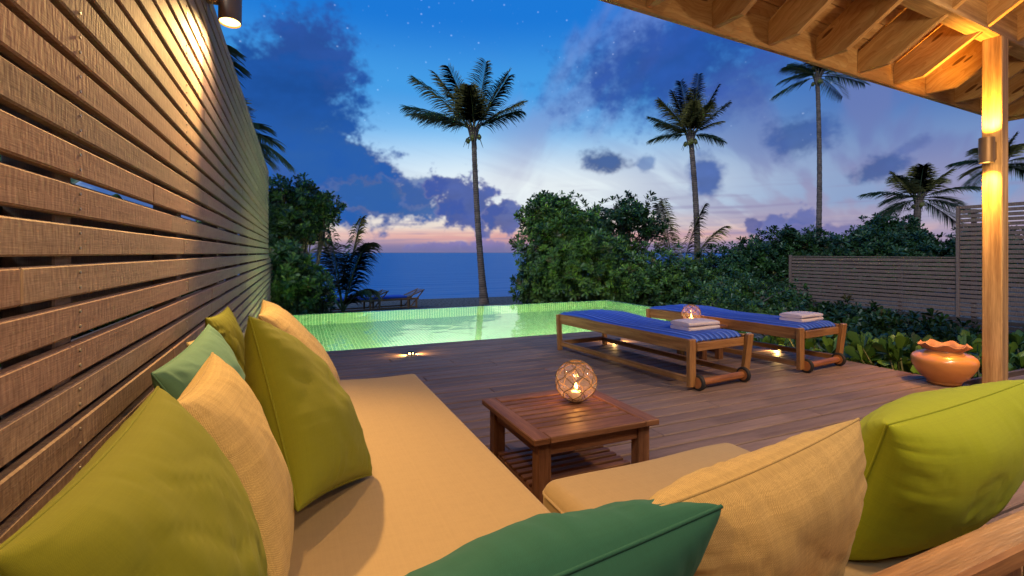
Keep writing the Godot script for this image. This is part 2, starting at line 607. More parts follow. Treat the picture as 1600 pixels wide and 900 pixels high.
func materials() -> void:
	var g := Vector3(0.8, 3.2, 1)
	for k in 3:
		var d: float = [1.0, 0.90, 1.08][k]
		mat("deck%d" % k, lin(0.285 * d, 0.198 * d, 0.160 * d), 0.58, T.deck[0], g, T.deck[1], 0.12)
	for k in 4:
		var d: float = [1.0, 0.86, 1.10, 0.95][k]
		var r: float = [1.0, 1.0, 1.0, 1.12][k]
		mat("fence%d" % k, lin(0.36 * d * r, 0.275 * d, 0.205 * d), 0.78, T.fence[0], Vector3(1.3, 6.5, 1), T.fence[1], 0.12)
	mat("fence_grey", lin(0.36, 0.245, 0.19), 0.8, T.fence[0], Vector3(0.9, 5.0, 1), T.fence[1], 0.15)
	mat("fence_dark", lin(0.11, 0.08, 0.065), 0.8, T.fence[0], Vector3(0.9, 5.0, 1), T.fence[1], 0.15)
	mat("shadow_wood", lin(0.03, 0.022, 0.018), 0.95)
	for k in 3:
		var d: float = [1.0, 0.88, 1.1][k]
		mat("pine%d" % k, lin(0.66 * d, 0.48 * d, 0.25 * d), 0.55, T.pine[0], Vector3(0.7, 2.6, 1), T.pine[1], 0.06)
		mat("table%d" % k, lin(0.31 * d, 0.155 * d, 0.085 * d), 0.55, T.teak[0], Vector3(1.1, 5.0, 1), T.teak[1], 0.08)
	for k in 3:
		M["deck%d" % k].metallic_specular = 0.38
		M["table%d" % k].metallic_specular = 0.36
	mat("post_wood", lin(0.62, 0.43, 0.21), 0.6, T.teak[0], Vector3(0.6, 4.0, 1), T.teak[1], 0.05)
	mat("teak", lin(0.46, 0.25, 0.095), 0.48, T.teak[0], Vector3(1.1, 5.0, 1), T.teak[1], 0.06)
	mat("teak_red", lin(0.48, 0.20, 0.07), 0.42, T.teak[0], Vector3(1.1, 5.0, 1), T.teak[1], 0.05)
	mat("sofa_wood", lin(0.45, 0.24, 0.10), 0.5, T.teak[0], Vector3(1.0, 4.0, 1), T.teak[1], 0.06)
	mat("rubber", lin(0.02, 0.018, 0.016), 0.7)
	mat("steel", lin(0.35, 0.34, 0.33), 0.45).metallic = 0.8
	mat("lamp_metal", lin(0.20, 0.125, 0.065), 0.45).metallic = 0.5
	mat("marker_metal", lin(0.10, 0.09, 0.08), 0.4).metallic = 0.7
	var fab := Vector3(5.0, 5.0, 5.0)
	for q in [["cream", 0.62, 0.45, 0.235], ["cream_pillow", 0.72, 0.52, 0.21], ["olive", 0.235, 0.255, 0.004], ["lime", 0.46, 0.55, 0.008], ["teal", 0.022, 0.17, 0.125], ["seafoam", 0.14, 0.33, 0.22], ["white_towel", 0.70, 0.60, 0.60]]:
		var coarse: bool = q[0] == "cream_pillow"
		var m := mat(q[0], lin(q[1], q[2], q[3]), 0.92, T.weave if coarse else T.fine, fab * (1.0 if coarse else 1.6), T.weave, 0.05 if coarse else 0.025)
		m.rim_enabled = true
		m.rim = 0.25
		m.rim_tint = 0.8
	M.white_towel.albedo_texture = null
	M.white_towel.heightmap_texture = T.fuzz
	M.white_towel.heightmap_scale = 0.25
	M.white_towel.albedo_color = lin(0.80, 0.70, 0.72)
	mat("stripe", Color(1, 1, 1), 0.85, T.stripe, Vector3.ONE)
	mat("beach_blue", lin(0.035, 0.12, 0.55), 0.9)
	mat("tile", Color(1, 1, 1), 0.35, T.tile[0], Vector3(2.4, 2.4, 1), T.tile[1], 0.15)
	var wm := mat("pool_water", Color(0.92, 1.0, 0.96, 0.0), 0.02)
	wm.refraction_enabled = true
	wm.refraction_scale = 0.033
	wm.transparency = BaseMaterial3D.TRANSPARENCY_ALPHA
	wm.heightmap_enabled = true
	wm.heightmap_texture = T.ripple
	wm.heightmap_scale = 0.25
	wm.uv1_scale = Vector3(0.35, 0.35, 1)
	mat("sea", lin(0.008, 0.15, 0.40), 0.42, null, Vector3(0.012, 0.05, 1), T.sea, 20.0).metallic_specular = 0.28
	mat("sand", lin(0.42, 0.37, 0.31), 0.95, T.sand, Vector3(0.7, 0.7, 1), T.sand, 4.0)
	mat("soil", lin(0.06, 0.045, 0.03), 0.95)
	mat("island", lin(0.055, 0.075, 0.10), 0.95)
	mat("bark", lin(0.26, 0.20, 0.165), 0.9, T.rings[0], Vector3(0.38, 1.0, 1), T.rings[1], 1.5)
	mat("stem", lin(0.14, 0.11, 0.07), 0.9)
	mat("frond_stem", lin(0.12, 0.13, 0.05), 0.6)
	for q in [["frond", 0.070, 0.120, 0.070], ["frond_olive", 0.18, 0.155, 0.045], ["leaf", 0.075, 0.18, 0.03], ["leaf_dark", 0.045, 0.12, 0.025], ["leaf_light", 0.14, 0.27, 0.04], ["reed", 0.06, 0.11, 0.05]]:
		var m := mat(q[0], lin(q[1], q[2], q[3]), 0.45)
		m.backlight_enabled = true
		m.backlight = Color(0.9, 0.9, 0.55) if q[0].begins_with("frond") else Color(0.3, 0.3, 0.12)
	var ml := mat("leaf_mix", Color(1, 1, 1), 0.42)
	ml.vertex_color_use_as_albedo = true
	ml.backlight_enabled = true
	ml.backlight = Color(0.25, 0.25, 0.1)
	var pm := mat("terracotta", lin(0.62, 0.25, 0.06), 0.30)
	pm.clearcoat_enabled = true
	pm.clearcoat = 0.6
	pm.clearcoat_roughness = 0.15
	mat("terracotta_rim", lin(0.42, 0.19, 0.09), 0.6)
	var gm := mat("globe_glass", Color(1.0, 0.95, 0.93, 0.06), 0.05)
	gm.transparency = BaseMaterial3D.TRANSPARENCY_ALPHA
	mat("rope", lin(0.20, 0.125, 0.06), 0.85)
	mat("wax", lin(0.75, 0.6, 0.42), 0.5)
	mat("plaster", lin(0.55, 0.45, 0.34), 0.9)
	glow("flame", Color(1.0, 0.74, 0.36), 14.0)
	glow("warm_lens", Color(1.0, 0.80, 0.42), 9.0)
	glow("marker_lens", Color(1.0, 0.82, 0.5), 16.0)
	glow("pool_lens", Color(1.0, 0.98, 0.82), 3.0)

# ---------------------------------------------------------------- ground, sea, far land
func ground_y(x: float, z: float) -> float:
	var y := -0.5 + 0.04 * sin(x * 0.7 + z * 0.4) + 0.03 * sin(x * 1.9 - z * 1.3)
	if z < -11.0: y = lerpf(y, -1.05, sm(-11.0, -25.5, z) * 1.0)
	if z < -24.0: y -= (-24.0 - z) * 0.05
	if x > -0.5 and x < 6.9 and z < -5.94 and z > -9.88: y = -1.8  # dug out for the pool
	return y

func build_ground() -> void:
	var b := MB.new()
	var g := []
	var zs := []
	for k in 90: zs.append(14.0 - k * 0.5)
	zs.append_array([-5.92, -5.96, -9.86, -9.90])
	zs.sort()
	zs.reverse()
	var xs := []
	for k in 101: xs.append(-70.0 + k * 1.6)
	xs.append_array([-0.52, -0.48, 6.88, 6.92])
	xs.sort()
	for z in zs:
		var row := []
		for x in xs: row.append(Vector3(x, ground_y(x, z), z))
		g.append(row)
	b.grid(g, func(i, j): return Vector2(xs[j], zs[i]))
	structure(part("sand_beach", b.mesh(), M.sand))
	var s := MB.new()
	var y := -0.95
	var rings := [[-9000.0, 9000.0]]
	g = []
	var sz := [-18.0, -30.0, -60.0, -150.0, -500.0, -2000.0, -12000.0]
	var sxs := [-14000.0, -3000.0, -600.0, -120.0, -30.0, 0.0, 30.0, 120.0, 600.0, 3000.0, 14000.0]
	for z in sz:
		var row := []
		for x in sxs: row.append(Vector3(x, y, z))
		g.append(row)
	s.grid(g, func(i, j): return Vector2(sxs[j], sz[i]))
	structure(part("sea", s.mesh(), M.sea))
	# a low island on the horizon
	var h := MB.new()
	var hg := []
	for i in 9:
		var row := []
		for j in 41:
			var u := j / 40.0 * 2.0 - 1.0
			var w := i / 8.0 * 2.0 - 1.0
			var top := maxf(0.0, 1.0 - u * u) * maxf(0.0, 1.0 - w * w)
			row.append(Vector3(u * 150.0, -2.0 + 38.0 * sqrt(top) * (0.8 + 0.12 * sin(u * 9.0) + 0.08 * sin(u * 23.0 + w * 5.0)), w * 60.0))
		hg.append(row)
	h.grid(hg, func(i, j): return Vector2(i, j), true)
	structure(part("island", h.mesh(), M.island, self, Transform3D(Basis(Vector3.UP, -0.9), Vector3(1430, 0, -1060))))
	structure(part("sandbank", h.mesh(), M.island, self, Transform3D(Basis(Vector3.UP, -0.55).scaled(Vector3(3.2, 0.13, 1.0)), Vector3(1150, -0.2, -1500))))

# ---------------------------------------------------------------- deck and pool
func build_deck() -> void:
	var root := struct_root("deck")
	var lens := []
	for z in 0:
		lens.append(z)
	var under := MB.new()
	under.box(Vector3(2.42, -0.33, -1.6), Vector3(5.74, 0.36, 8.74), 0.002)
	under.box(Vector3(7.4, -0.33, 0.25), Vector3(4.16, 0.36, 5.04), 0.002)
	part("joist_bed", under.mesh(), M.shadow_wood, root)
	var shapes := {}
	var row := 0
	var z := -5.93
	while z < 2.7:
		var x0 := -0.44
		var x1 := 5.30 if z < -2.30 else 9.5
		var x := x0
		var first := true
		while x < x1 - 0.01:
			var l := rng.randf_range(2.2, 3.6)
			if first: l = rng.randf_range(0.9, 3.4)
			first = false
			var e := minf(x + l, x1)
			if x1 - e < 0.5: e = x1
			var key := "%d" % int(rng.randi() % 5)
			var b := MB.new()
			b.box(Vector3.ZERO, Vector3(e - x - 0.004, 0.03, 0.1305), 0.005, Vector2(rng.randf() * 3.0, rng.randf()))
			var o := part("deck_board", b.mesh(), M["deck%d" % (rng.randi() % 3)], root, Transform3D(Basis.IDENTITY, Vector3((x + e) * 0.5, -0.015 + rng.randf_range(-0.001, 0.001), z)))
			x = e
		row += 1
		z += 0.1445
	# fascia boards along the open right-hand edge
	var f := MB.new()
	f.box(Vector3(5.315, -0.10, -4.14), Vector3(0.028, 0.17, 3.66), 0.003)
	part("edge_board", f.mesh(), M.deck1, root)
	f = MB.new()
	f.box(Vector3(7.41, -0.10, -2.375), Vector3(4.18, 0.17, 0.028), 0.003)
	part("edge_board", f.mesh(), M.deck1, root)

const PX0 := -0.40
const PX1 := 6.80
const PZ0 := -6.02
const PZ1 := -9.80
func build_pool() -> void:
	var root := struct_root("pool")
	var d := 1.30
	var t := 0.16
	var w := MB.new()
	var cx := (PX0 + PX1) * 0.5
	var cz := (PZ0 + PZ1) * 0.5
	w.box(Vector3(cx, -d - 0.08, cz), Vector3(PX1 - PX0 + 2 * t, 0.16, PZ0 - PZ1 + 2 * t), 0.002)
	part("pool_floor", w.mesh(), M.tile, root)
	for q in [["far_wall", Vector3(cx, -d * 0.5 - 0.010, PZ1 - t * 0.5), Vector3(PX1 - PX0 + 2 * t, d - 0.02, t)],
			["near_wall", Vector3(cx, -d * 0.5 - 0.022, PZ0 + t * 0.5), Vector3(PX1 - PX0 + 2 * t, d - 0.024, t)],
			["side_wall", Vector3(PX1 + t * 0.5, -d * 0.5 - 0.010, cz), Vector3(t, d - 0.02, PZ0 - PZ1)],
			["side_wall", Vector3(PX0 - t * 0.5, -d * 0.5 - 0.010, cz), Vector3(t, d - 0.02, PZ0 - PZ1)]]:
		var b := MB.new()
		b.box(q[1], q[2], 0.004)
		part(q[0], b.mesh(), M.tile, root)
	var wt := MB.new()
	var x0 := PX0 - t * 0.6
	var x1 := PX1 + t * 0.6
	var z0 := PZ0 + 0.015
	var z1 := PZ1 - t * 0.6
	var top := -0.012
	var low := -d - 0.05
	var mk := func(x, y, z): return Vector3(x, y, z)
	wt.face([Vector3(x0, top, z0), Vector3(x1, top, z0), Vector3(x1, top, z1), Vector3(x0, top, z1)], Vector3.UP)
	wt.face([Vector3(x0, low, z0), Vector3(x1, low, z0), Vector3(x1, low, z1), Vector3(x0, low, z1)], Vector3.DOWN)
	wt.face([Vector3(x0, low, z0), Vector3(x1, low, z0), Vector3(x1, top, z0), Vector3(x0, top, z0)], Vector3.BACK)
	wt.face([Vector3(x0, low, z1), Vector3(x1, low, z1), Vector3(x1, top, z1), Vector3(x0, top, z1)], Vector3.FORWARD)
	wt.face([Vector3(x0, low, z0), Vector3(x0, low, z1), Vector3(x0, top, z1), Vector3(x0, top, z0)], Vector3.LEFT)
	wt.face([Vector3(x1, low, z0), Vector3(x1, low, z1), Vector3(x1, top, z1), Vector3(x1, top, z0)], Vector3.RIGHT)
	structure(part("pool_water", wt.mesh(), M.pool_water))

# ---------------------------------------------------------------- fences
func slat_mesh(l: float, h: float, d: float, uo: Vector2) -> ArrayMesh:
	var b := MB.new()
	b.box(Vector3.ZERO, Vector3(d, h, l), 0.004, uo)
	return b.mesh()

func build_left_fence() -> void:
	var f := thing("slat_fence", "tall fence of horizontal brown wooden slats beside the sofa with a warm light pool", "fence", Vector3(-0.464, 0, 0))
	var pitch := 0.0893
	var cache := []
	var k := 0
	var y := -0.36
	var screws := MB.new()
	while y < 2.60:
		var z := 2.6
		var end := -10.0 if y > 1.05 else -14.4
		while z > end + 0.05:
			var l := rng.randf_range(1.8, 3.4)
			if z > 2.5: l = rng.randf_range(1.0, 3.0)
			var e := maxf(z - l, end)
			if e - end < 0.7: e = end
			var m := slat_mesh(z - e - 0.003, 0.070, 0.026, Vector2(rng.randf() * 4.0, rng.randf()))
			part("slat", m, M["fence%d" % (rng.randi() % 4)], f, Transform3D(Basis.IDENTITY, Vector3(rng.randf_range(-0.0015, 0.0015), y, (z + e) * 0.5)))
			z = e
		for pz in [-1.42, -2.62, -3.82, -5.02, -0.22]:
			for s in [-1.0, 1.0]:
				screws.tube([Vector3(0.0130, y + s * 0.017, pz), Vector3(0.0158, y + s * 0.017, pz)], [0.0045, 0.0035], 6)
		if y > -0.3:
			var zr := 2.6
			while zr > end + 0.05:
				var e := maxf(zr - 3.6, end)
				part("rear_slat", slat_mesh(zr - e - 0.003, 0.067, 0.024, Vector2(rng.randf() * 4.0, rng.randf())), M["fence%d" % (rng.randi() % 4)], f, Transform3D(Basis.IDENTITY, Vector3(-0.119, y + pitch * 0.5, (zr + e) * 0.5)))
				zr = e
		y += pitch
		k += 1
	var sc := part("screws", screws.mesh(), M.steel, f)
	sc.set_meta("kind", "stuff")
	var z := 2.18
	while z > -14.4:
		var top := 2.62 if z > -10.0 else 1.06
		var b := MB.new()
		b.box(Vector3(-0.0600, (top - 0.5) * 0.5, z), Vector3(0.088, top + 0.5, 0.09), 0.004, Vector2(rng.randf(), rng.randf()))
		part("post", b.mesh(), M.fence1, f)
		z -= 1.2
	var c := MB.new()
	c.box(Vector3(-0.012, 1.07, -9.99), Vector3(0.028, 3.1, 0.03), 0.003)
	part("end_trim", c.mesh(), M.fence2, f)

func build_right_fence() -> void:
	var x := 12.3
	var f := thing("neighbour_fence", "dark grey slatted boundary fence stepping up behind the lit timber post", "fence", Vector3(x, 0, 0))
	var y := -0.10
	while y < 2.05:
		var end := -9.08 if y < 1.05 else -5.40
		var z := 1.5
		while z > end + 0.02:
			var e := maxf(z - rng.randf_range(2.2, 3.6), end)
			if e - end < 0.7: e = end
			part("slat", slat_mesh(z - e - 0.003, 0.066, 0.02, Vector2(rng.randf() * 4.0, rng.randf())), M.fence_grey, f, Transform3D(Basis.IDENTITY, Vector3(0, y, (z + e) * 0.5)))
			z = e
		y += 0.0893
	y = -0.56
	while y < -0.16:  # the darker plinth, standing a little proud
		part("plinth_slat", slat_mesh(10.7, 0.070, 0.03, Vector2(rng.randf() * 4.0, rng.randf())), M.fence_dark, f, Transform3D(Basis.IDENTITY, Vector3(-0.05, y, -3.80)))
		y += 0.0893
	for q in [[-9.11, 1.07], [-5.43, 2.08]]:
		var b := MB.new()
		b.box(Vector3(-0.006, (q[1] - 0.5) * 0.5, q[0]), Vector3(0.07, q[1] + 0.5, 0.05), 0.004)
		part("end_post", b.mesh(), M.fence_grey, f)
	var z := -7.8
	while z < 1.5:
		var top := 1.0 if z < -5.4 else 2.0
		var b := MB.new()
		b.box(Vector3(0.055, (top - 0.5) * 0.5, z), Vector3(0.07, top + 0.5, 0.07), 0.004)
		part("post", b.mesh(), M.fence_grey, f)
		z += 1.3
	var cap := MB.new()
	cap.box(Vector3(0.01, 1.035, -7.26), Vector3(0.07, 0.02, 3.6), 0.003)
	part("cap_rail", cap.mesh(), M.fence_grey, f)

# ---------------------------------------------------------------- veranda roof, beam and post
func build_veranda() -> void:
	var r := thing("veranda_roof", "pale timber veranda roof with exposed rafters and a lit corner post", "veranda", Vector3(1.70, 0, -2.467), deg_to_rad(4.04))
	var slope := 0.62
	var k := -4
	while k <= 9:
		var x := 0.33 + 0.597 * k
		var b := MB.new()
		var prof := [Vector2(0.024, 2.67), Vector2(0.24, 2.67), Vector2(3.6, 2.67 + 3.36 * slope), Vector2(3.6, 2.84 + 3.576 * slope), Vector2(0.024, 2.84)]
		var uo := Vector2(rng.randf() * 3, rng.randf() * 3)
		for s in [-1.0, 1.0]:
			var pts := []
			var uvs := []
			for p in prof:
				pts.append(Vector3(s * 0.0225, p.y, p.x))
				uvs.append(Vector2(p.x * 0.85 + p.y * 0.53, p.y * 0.85 - p.x * 0.53) + uo)
			b.face(pts, Vector3(s, 0, 0), uvs)
		for i in prof.size():
			var p: Vector2 = prof[i]
			var q: Vector2 = prof[(i + 1) % prof.size()]
			var o := Vector3(0, -(q.x - p.x), (q.y - p.y))
			var l := p.distance_to(q)
			b.face([Vector3(-0.0225, p.y, p.x), Vector3(0.0225, p.y, p.x), Vector3(0.0225, q.y, q.x), Vector3(-0.0225, q.y, q.x)], o, [uo, uo + Vector2(0, 0.045), uo + Vector2(l, 0.045), uo + Vector2(l, 0)])
		part("rafter", b.mesh(), M["pine%d" % (rng.randi() % 3)], r, Transform3D(Basis.IDENTITY, Vector3(x, 0, 0)))
		k += 1
	var b := MB.new()
	b.box(Vector3(1.75, 2.765, 0), Vector3(8.1, 0.235, 0.042), 0.004)
	part("fascia", b.mesh(), M.pine1, r)
	b = MB.new()
	b.bar(Vector3(5.82, 2.765, 0.02), Vector3(5.82, 2.765, 3.4), 0.042, 0.235, 0.004)
	part("side_fascia", b.mesh(), M.pine1, r)
	# roof boards across the rafters
	var ang := atan(slope)
	var along := Vector3(0, sin(ang), cos(ang))
	var out := Vector3(0, cos(ang), -sin(ang))
	for i in 30:
		var c := Vector3(1.75, 2.853, 0.0) + along * (0.05 + i * 0.141) + out * 0.003
		var m := MB.new()
		m.box(Vector3.ZERO, Vector3(8.2, 0.02, 0.138), 0.004, Vector2(rng.randf() * 3, rng.randf() * 3))
		part("roof_board", m.mesh(), M["pine%d" % (rng.randi() % 3)], r, Transform3D(Basis(Vector3.RIGHT, out, along), c + out * 0.01))
	var cov := MB.new()
	cov.box(Vector3.ZERO, Vector3(8.4, 0.06, 4.4), 0.01)
	part("roof_covering", cov.mesh(), M.shadow_wood, r, Transform3D(Basis(Vector3.RIGHT, out, along), Vector3(1.75, 2.853, 0) + along * 2.1 + out * 0.065))
	b = MB.new()
	b.box(Vector3(1.75, 3.035, 0.60), Vector3(8.1, 0.25, 0.132), 0.006, Vector2(0.3, 0.2))
	part("beam", b.mesh(), M.post_wood, r)
	b = MB.new()
	b.box(Vector3(3.60, 1.455, 0.615), Vector3(0.125, 2.91, 0.128), 0.005, Vector2(0.9, 0.7))
	part("post", b.mesh(), M.post_wood, r)
	# the villa's own wall behind the seating
	var w := thing("villa_wall", "pale plastered villa wall with a sliding glass door behind the veranda", "wall", Vector3(4.4, 0, 2.76))
	b = MB.new()
	b.box(Vector3(-3.3, 2.2, 0), Vector3(3.2, 5.4, 0.14), 0.004)
	b.box(Vector3(3.1, 2.2, 0), Vector3(4.0, 5.4, 0.14), 0.004)
	b.box(Vector3(-0.3, 3.6, 0), Vector3(2.8, 2.6, 0.14), 0.004)
	part("plaster", b.mesh(), M.plaster, w)
	for s in [-1.0, 1.0]:
		b = MB.new()
		for q in [[-0.66, 0.05], [0.66, 0.05]]: b.box(Vector3(q[0], 1.15, 0), Vector3(q[1], 2.2, 0.05), 0.004)
		for q in [0.05, 2.22]: b.box(Vector3(0, q, 0), Vector3(1.27, 0.06, 0.05), 0.004)
		part("door_frame", b.mesh(), M.teak, w, Transform3D(Basis.IDENTITY, Vector3(-0.3 + s * 0.69, 0, s * 0.03)))
	b = MB.new()
	b.box(Vector3(-0.3, 1.15, 0.10), Vector3(2.7, 2.2, 0.02), 0.004)
	part("curtain", b.mesh(), M.cream, w)

# ---------------------------------------------------------------- plants
func add_leaf(b: MB, base: Vector3, dir: Vector3, up: Vector3, l: float, w: float, curl := 0.25) -> void:
	dir = dir.normalized()
	var side := dir.cross(up).normalized()
	var nn := side.cross(dir).normalized()
	var first := b.v.size()
	for q in [[0.0, 0.10, 0.0], [0.45, 0.62, 0.35], [0.80, 1.0, 0.55], [1.0, 0.28, 1.0]]:
		var c: Vector3 = base + dir * l * q[0] - nn * l * curl * q[0] * q[0] * 0.5
		var hw: float = w * 0.5 * q[1]
		b.vert(c - side * hw + nn * hw * 0.25, (nn - side * 0.3).normalized(), Vector2(0, q[0]))
		b.vert(c + side * hw + nn * hw * 0.25, (nn + side * 0.3).normalized(), Vector2(1, q[0]))
	for i in 3:
		var a := first + i * 2
		b.tri(a, a + 1, a + 3)
		b.tri(a, a + 3, a + 2)

func rosette(n: int, l: float, w: float, r: RandomNumberGenerator) -> ArrayMesh:
	var b := MB.new()
	for k in n:
		var a := k * 2.399 + r.randf_range(-0.2, 0.2)
		var e := deg_to_rad(lerpf(12.0, 68.0, float(k) / n) + r.randf_range(-8, 8))
		var d := Vector3(cos(a) * cos(e), sin(e), sin(a) * cos(e))
		add_leaf(b, Vector3(0, l * 0.12 * k / n, 0) + Vector3(d.x, 0, d.z) * 0.01, d, Vector3.UP, l * r.randf_range(0.8, 1.1), w, 0.3)
	return b.mesh()

func scatter(parent: Node, called: String, mesh: Mesh, xs: Array, cs: Array, m: Material) -> void:
	var mm := MultiMesh.new()
	mm.transform_format = MultiMesh.TRANSFORM_3D
	mm.use_colors = true
	mm.mesh = mesh
	mm.instance_count = xs.size()
	for i in xs.size():
		mm.set_instance_transform(i, xs[i])
		mm.set_instance_color(i, cs[i])
	var o := MultiMeshInstance3D.new()
	o.multimesh = mm
	o.material_override = m
	o.name = called
	o.set_meta("kind", "stuff")
	parent.add_child(o, true)

func towards(y: Vector3, r: RandomNumberGenerator) -> Basis:
	y = y.normalized()
	var x := y.cross(Vector3(0.3, 0.2, 0.9)).normalized()
	return Basis(x, y, x.cross(y)).rotated(y, r.randf() * TAU)

var ros := []
# blobs: [centre, radii]; a leafy crown of rosettes over and through them, on stems from the foot
func bush(called: String, label: String, category: String, foot: Vector3, blobs: Array, n: int, size: float, dark: Color, light: Color, seed_: int, group := "", shell := 0.62, stems := 7) -> Node3D:
	var r := RandomNumberGenerator.new()
	r.seed = seed_
	if ros.is_empty():
		for k in 3: ros.append(rosette(9, 0.13, 0.052, r))
	var o := thing(called, label, category, foot, 0.0, group)
	var xs := [[], [], []]
	var cs := [[], [], []]
	var weights := []
	var total := 0.0
	for q in blobs:
		total += q[1].x * q[1].y + q[1].z * q[1].y
		weights.append(total)
	var nz := FastNoiseLite.new()
	nz.seed = seed_
	nz.frequency = 1.1
	var made := 0
	while made < n:
		var pick := r.randf() * total
		var q: Array = blobs[0]
		for i in blobs.size():
			if pick <= weights[i]:
				q = blobs[i]
				break
		var d := Vector3(r.randfn(), r.randfn(), r.randfn()).normalized()
		var rad := lerpf(shell, 1.0, pow(r.randf(), 0.6))
		if r.randf() < 0.05: rad = r.randf_range(1.0, 1.22)  # stray shoots
		var p: Vector3 = q[0] + d * q[1] * rad
		var lump := nz.get_noise_3dv(p * 1.3)
		p += d * lump * 0.75 * minf(1.0, q[1].x)
		if nz.get_noise_3dv(p * 2.4 + Vector3(50, 0, 0)) < -0.20: continue
		if p.y < ground_y(p.x, p.z) + 0.06: continue
		var up := (d + Vector3(0, 0.55, 0) + Vector3(r.randfn(), r.randfn(), r.randfn()) * 0.35)
		var v := r.randi() % 3
		xs[v].append(Transform3D(towards(up, r).scaled(Vector3.ONE * size * r.randf_range(0.6, 1.4)), p - foot))
		var tint := r.randf()
		var li := light if tint < 0.8 else (light * Color(1.35, 1.1, 1.0) if tint < 0.96 else Color(0.16, 0.11, 0.035))
		cs[v].append(dark.lerp(li, clampf(0.45 + 0.9 * nz.get_noise_3dv(p * 2.0 + Vector3(0, 90, 0)) + r.randf_range(-0.3, 0.3), 0.0, 1.0)))
		made += 1
	for v in 3: scatter(o, "foliage", ros[v], xs[v], cs[v], M.leaf_mix)
	var st := MB.new()
	for k in stems:
		var q: Array = blobs[k % blobs.size()]
		var e: Vector3 = q[0] - foot + Vector3(r.randf_range(-0.5, 0.5), r.randf_range(0.0, 0.7), r.randf_range(-0.5, 0.5)) * q[1]
		var s := Vector3(r.randf_range(-0.15, 0.15), -0.1, r.randf_range(-0.15, 0.15))
		var mid := s.lerp(e, 0.5) + Vector3(r.randf_range(-0.2, 0.2), 0.1, r.randf_range(-0.2, 0.2))
		var w := 0.02 + 0.012 * e.length()
		st.tube([s, s.lerp(mid, 0.5) + Vector3(0.03, 0, 0.02), mid, mid.lerp(e, 0.5) + Vector3(-0.04, 0.03, 0), e], [w, w * 0.85, w * 0.7, w * 0.5, w * 0.2], 7)
		for j in 3:
			var e2: Vector3 = e + Vector3(r.randf_range(-0.6, 0.6), r.randf_range(0.0, 0.5), r.randf_range(-0.6, 0.6)) * q[1] * 0.8
			st.tube([mid.lerp(e, 0.2 * j), (mid.lerp(e, 0.2 * j)).lerp(e2, 0.5) + Vector3(0, 0.05, 0), e2], [w * 0.5, w * 0.35, w * 0.12], 6)
	part("stems", st.mesh(), M.stem, o)
	return o

# one frond: base at the origin of the crown, drawn by its own weight and by the wind
func frond_mesh(dir: Vector3, l: float, droop: float, leaf_l: float, wind: Vector3, r: RandomNumberGenerator, n := 46, from := 0.16, hang := 1.0) -> ArrayMesh:
	var b := MB.new()
	dir = dir.normalized()
	var at := func(s: float) -> Vector3: return dir * l * s + Vector3(0, -droop * l * s * s, 0) + wind * l * 0.12 * s * s
	var pts := []
	var rad := []
	for k in 10:
		pts.append(at.call(k / 9.0))
		rad.append(lerpf(0.028, 0.004, pow(k / 9.0, 0.7)))
	b.tube(pts, rad, 5)
	for k in n:
		var s := lerpf(from, 0.99, float(k) / (n - 1))
		var p: Vector3 = at.call(s)
		var tg: Vector3 = (at.call(minf(s + 0.02, 1.02)) - at.call(s - 0.02)).normalized()
		var side := tg.cross(Vector3.UP)
		if side.length() < 0.2: side = tg.cross(wind + Vector3(0.3, 0.1, 0.5))
		side = side.normalized()
		var up := side.cross(tg)
		var ll := leaf_l * (0.45 + 0.75 * sin(PI * clampf(0.12 + s * 0.86, 0, 1))) * r.randf_range(0.85, 1.1)
		for sg in [-1.0, 1.0]:
			var d: Vector3 = (side * sg * 0.80 + tg * (0.45 + 0.35 * s) + up * r.randf_range(0.02, 0.25)).normalized()
			var grav: Vector3 = Vector3(0, -hang, 0) * r.randf_range(0.45, 0.85) + wind * 0.45
			var first := b.v.size()
			for j in 4:
				var u := j / 3.0
				var c: Vector3 = p + d * ll * u + grav * ll * u * u * 0.55
				var wd: float = [0.011, 0.015, 0.011, 0.002][j] * (0.6 + leaf_l * 0.7)
				var ax: Vector3 = (tg * 0.85 + up * 0.5).normalized()
				var nn: Vector3 = d.cross(ax).normalized()
				b.vert(c - ax * wd, nn)
				b.vert(c + ax * wd, nn)
			for j in 3:
				var a := first + j * 2
				b.tri(a, a + 1, a + 3)
				b.tri(a, a + 3, a + 2)
	return b.mesh()

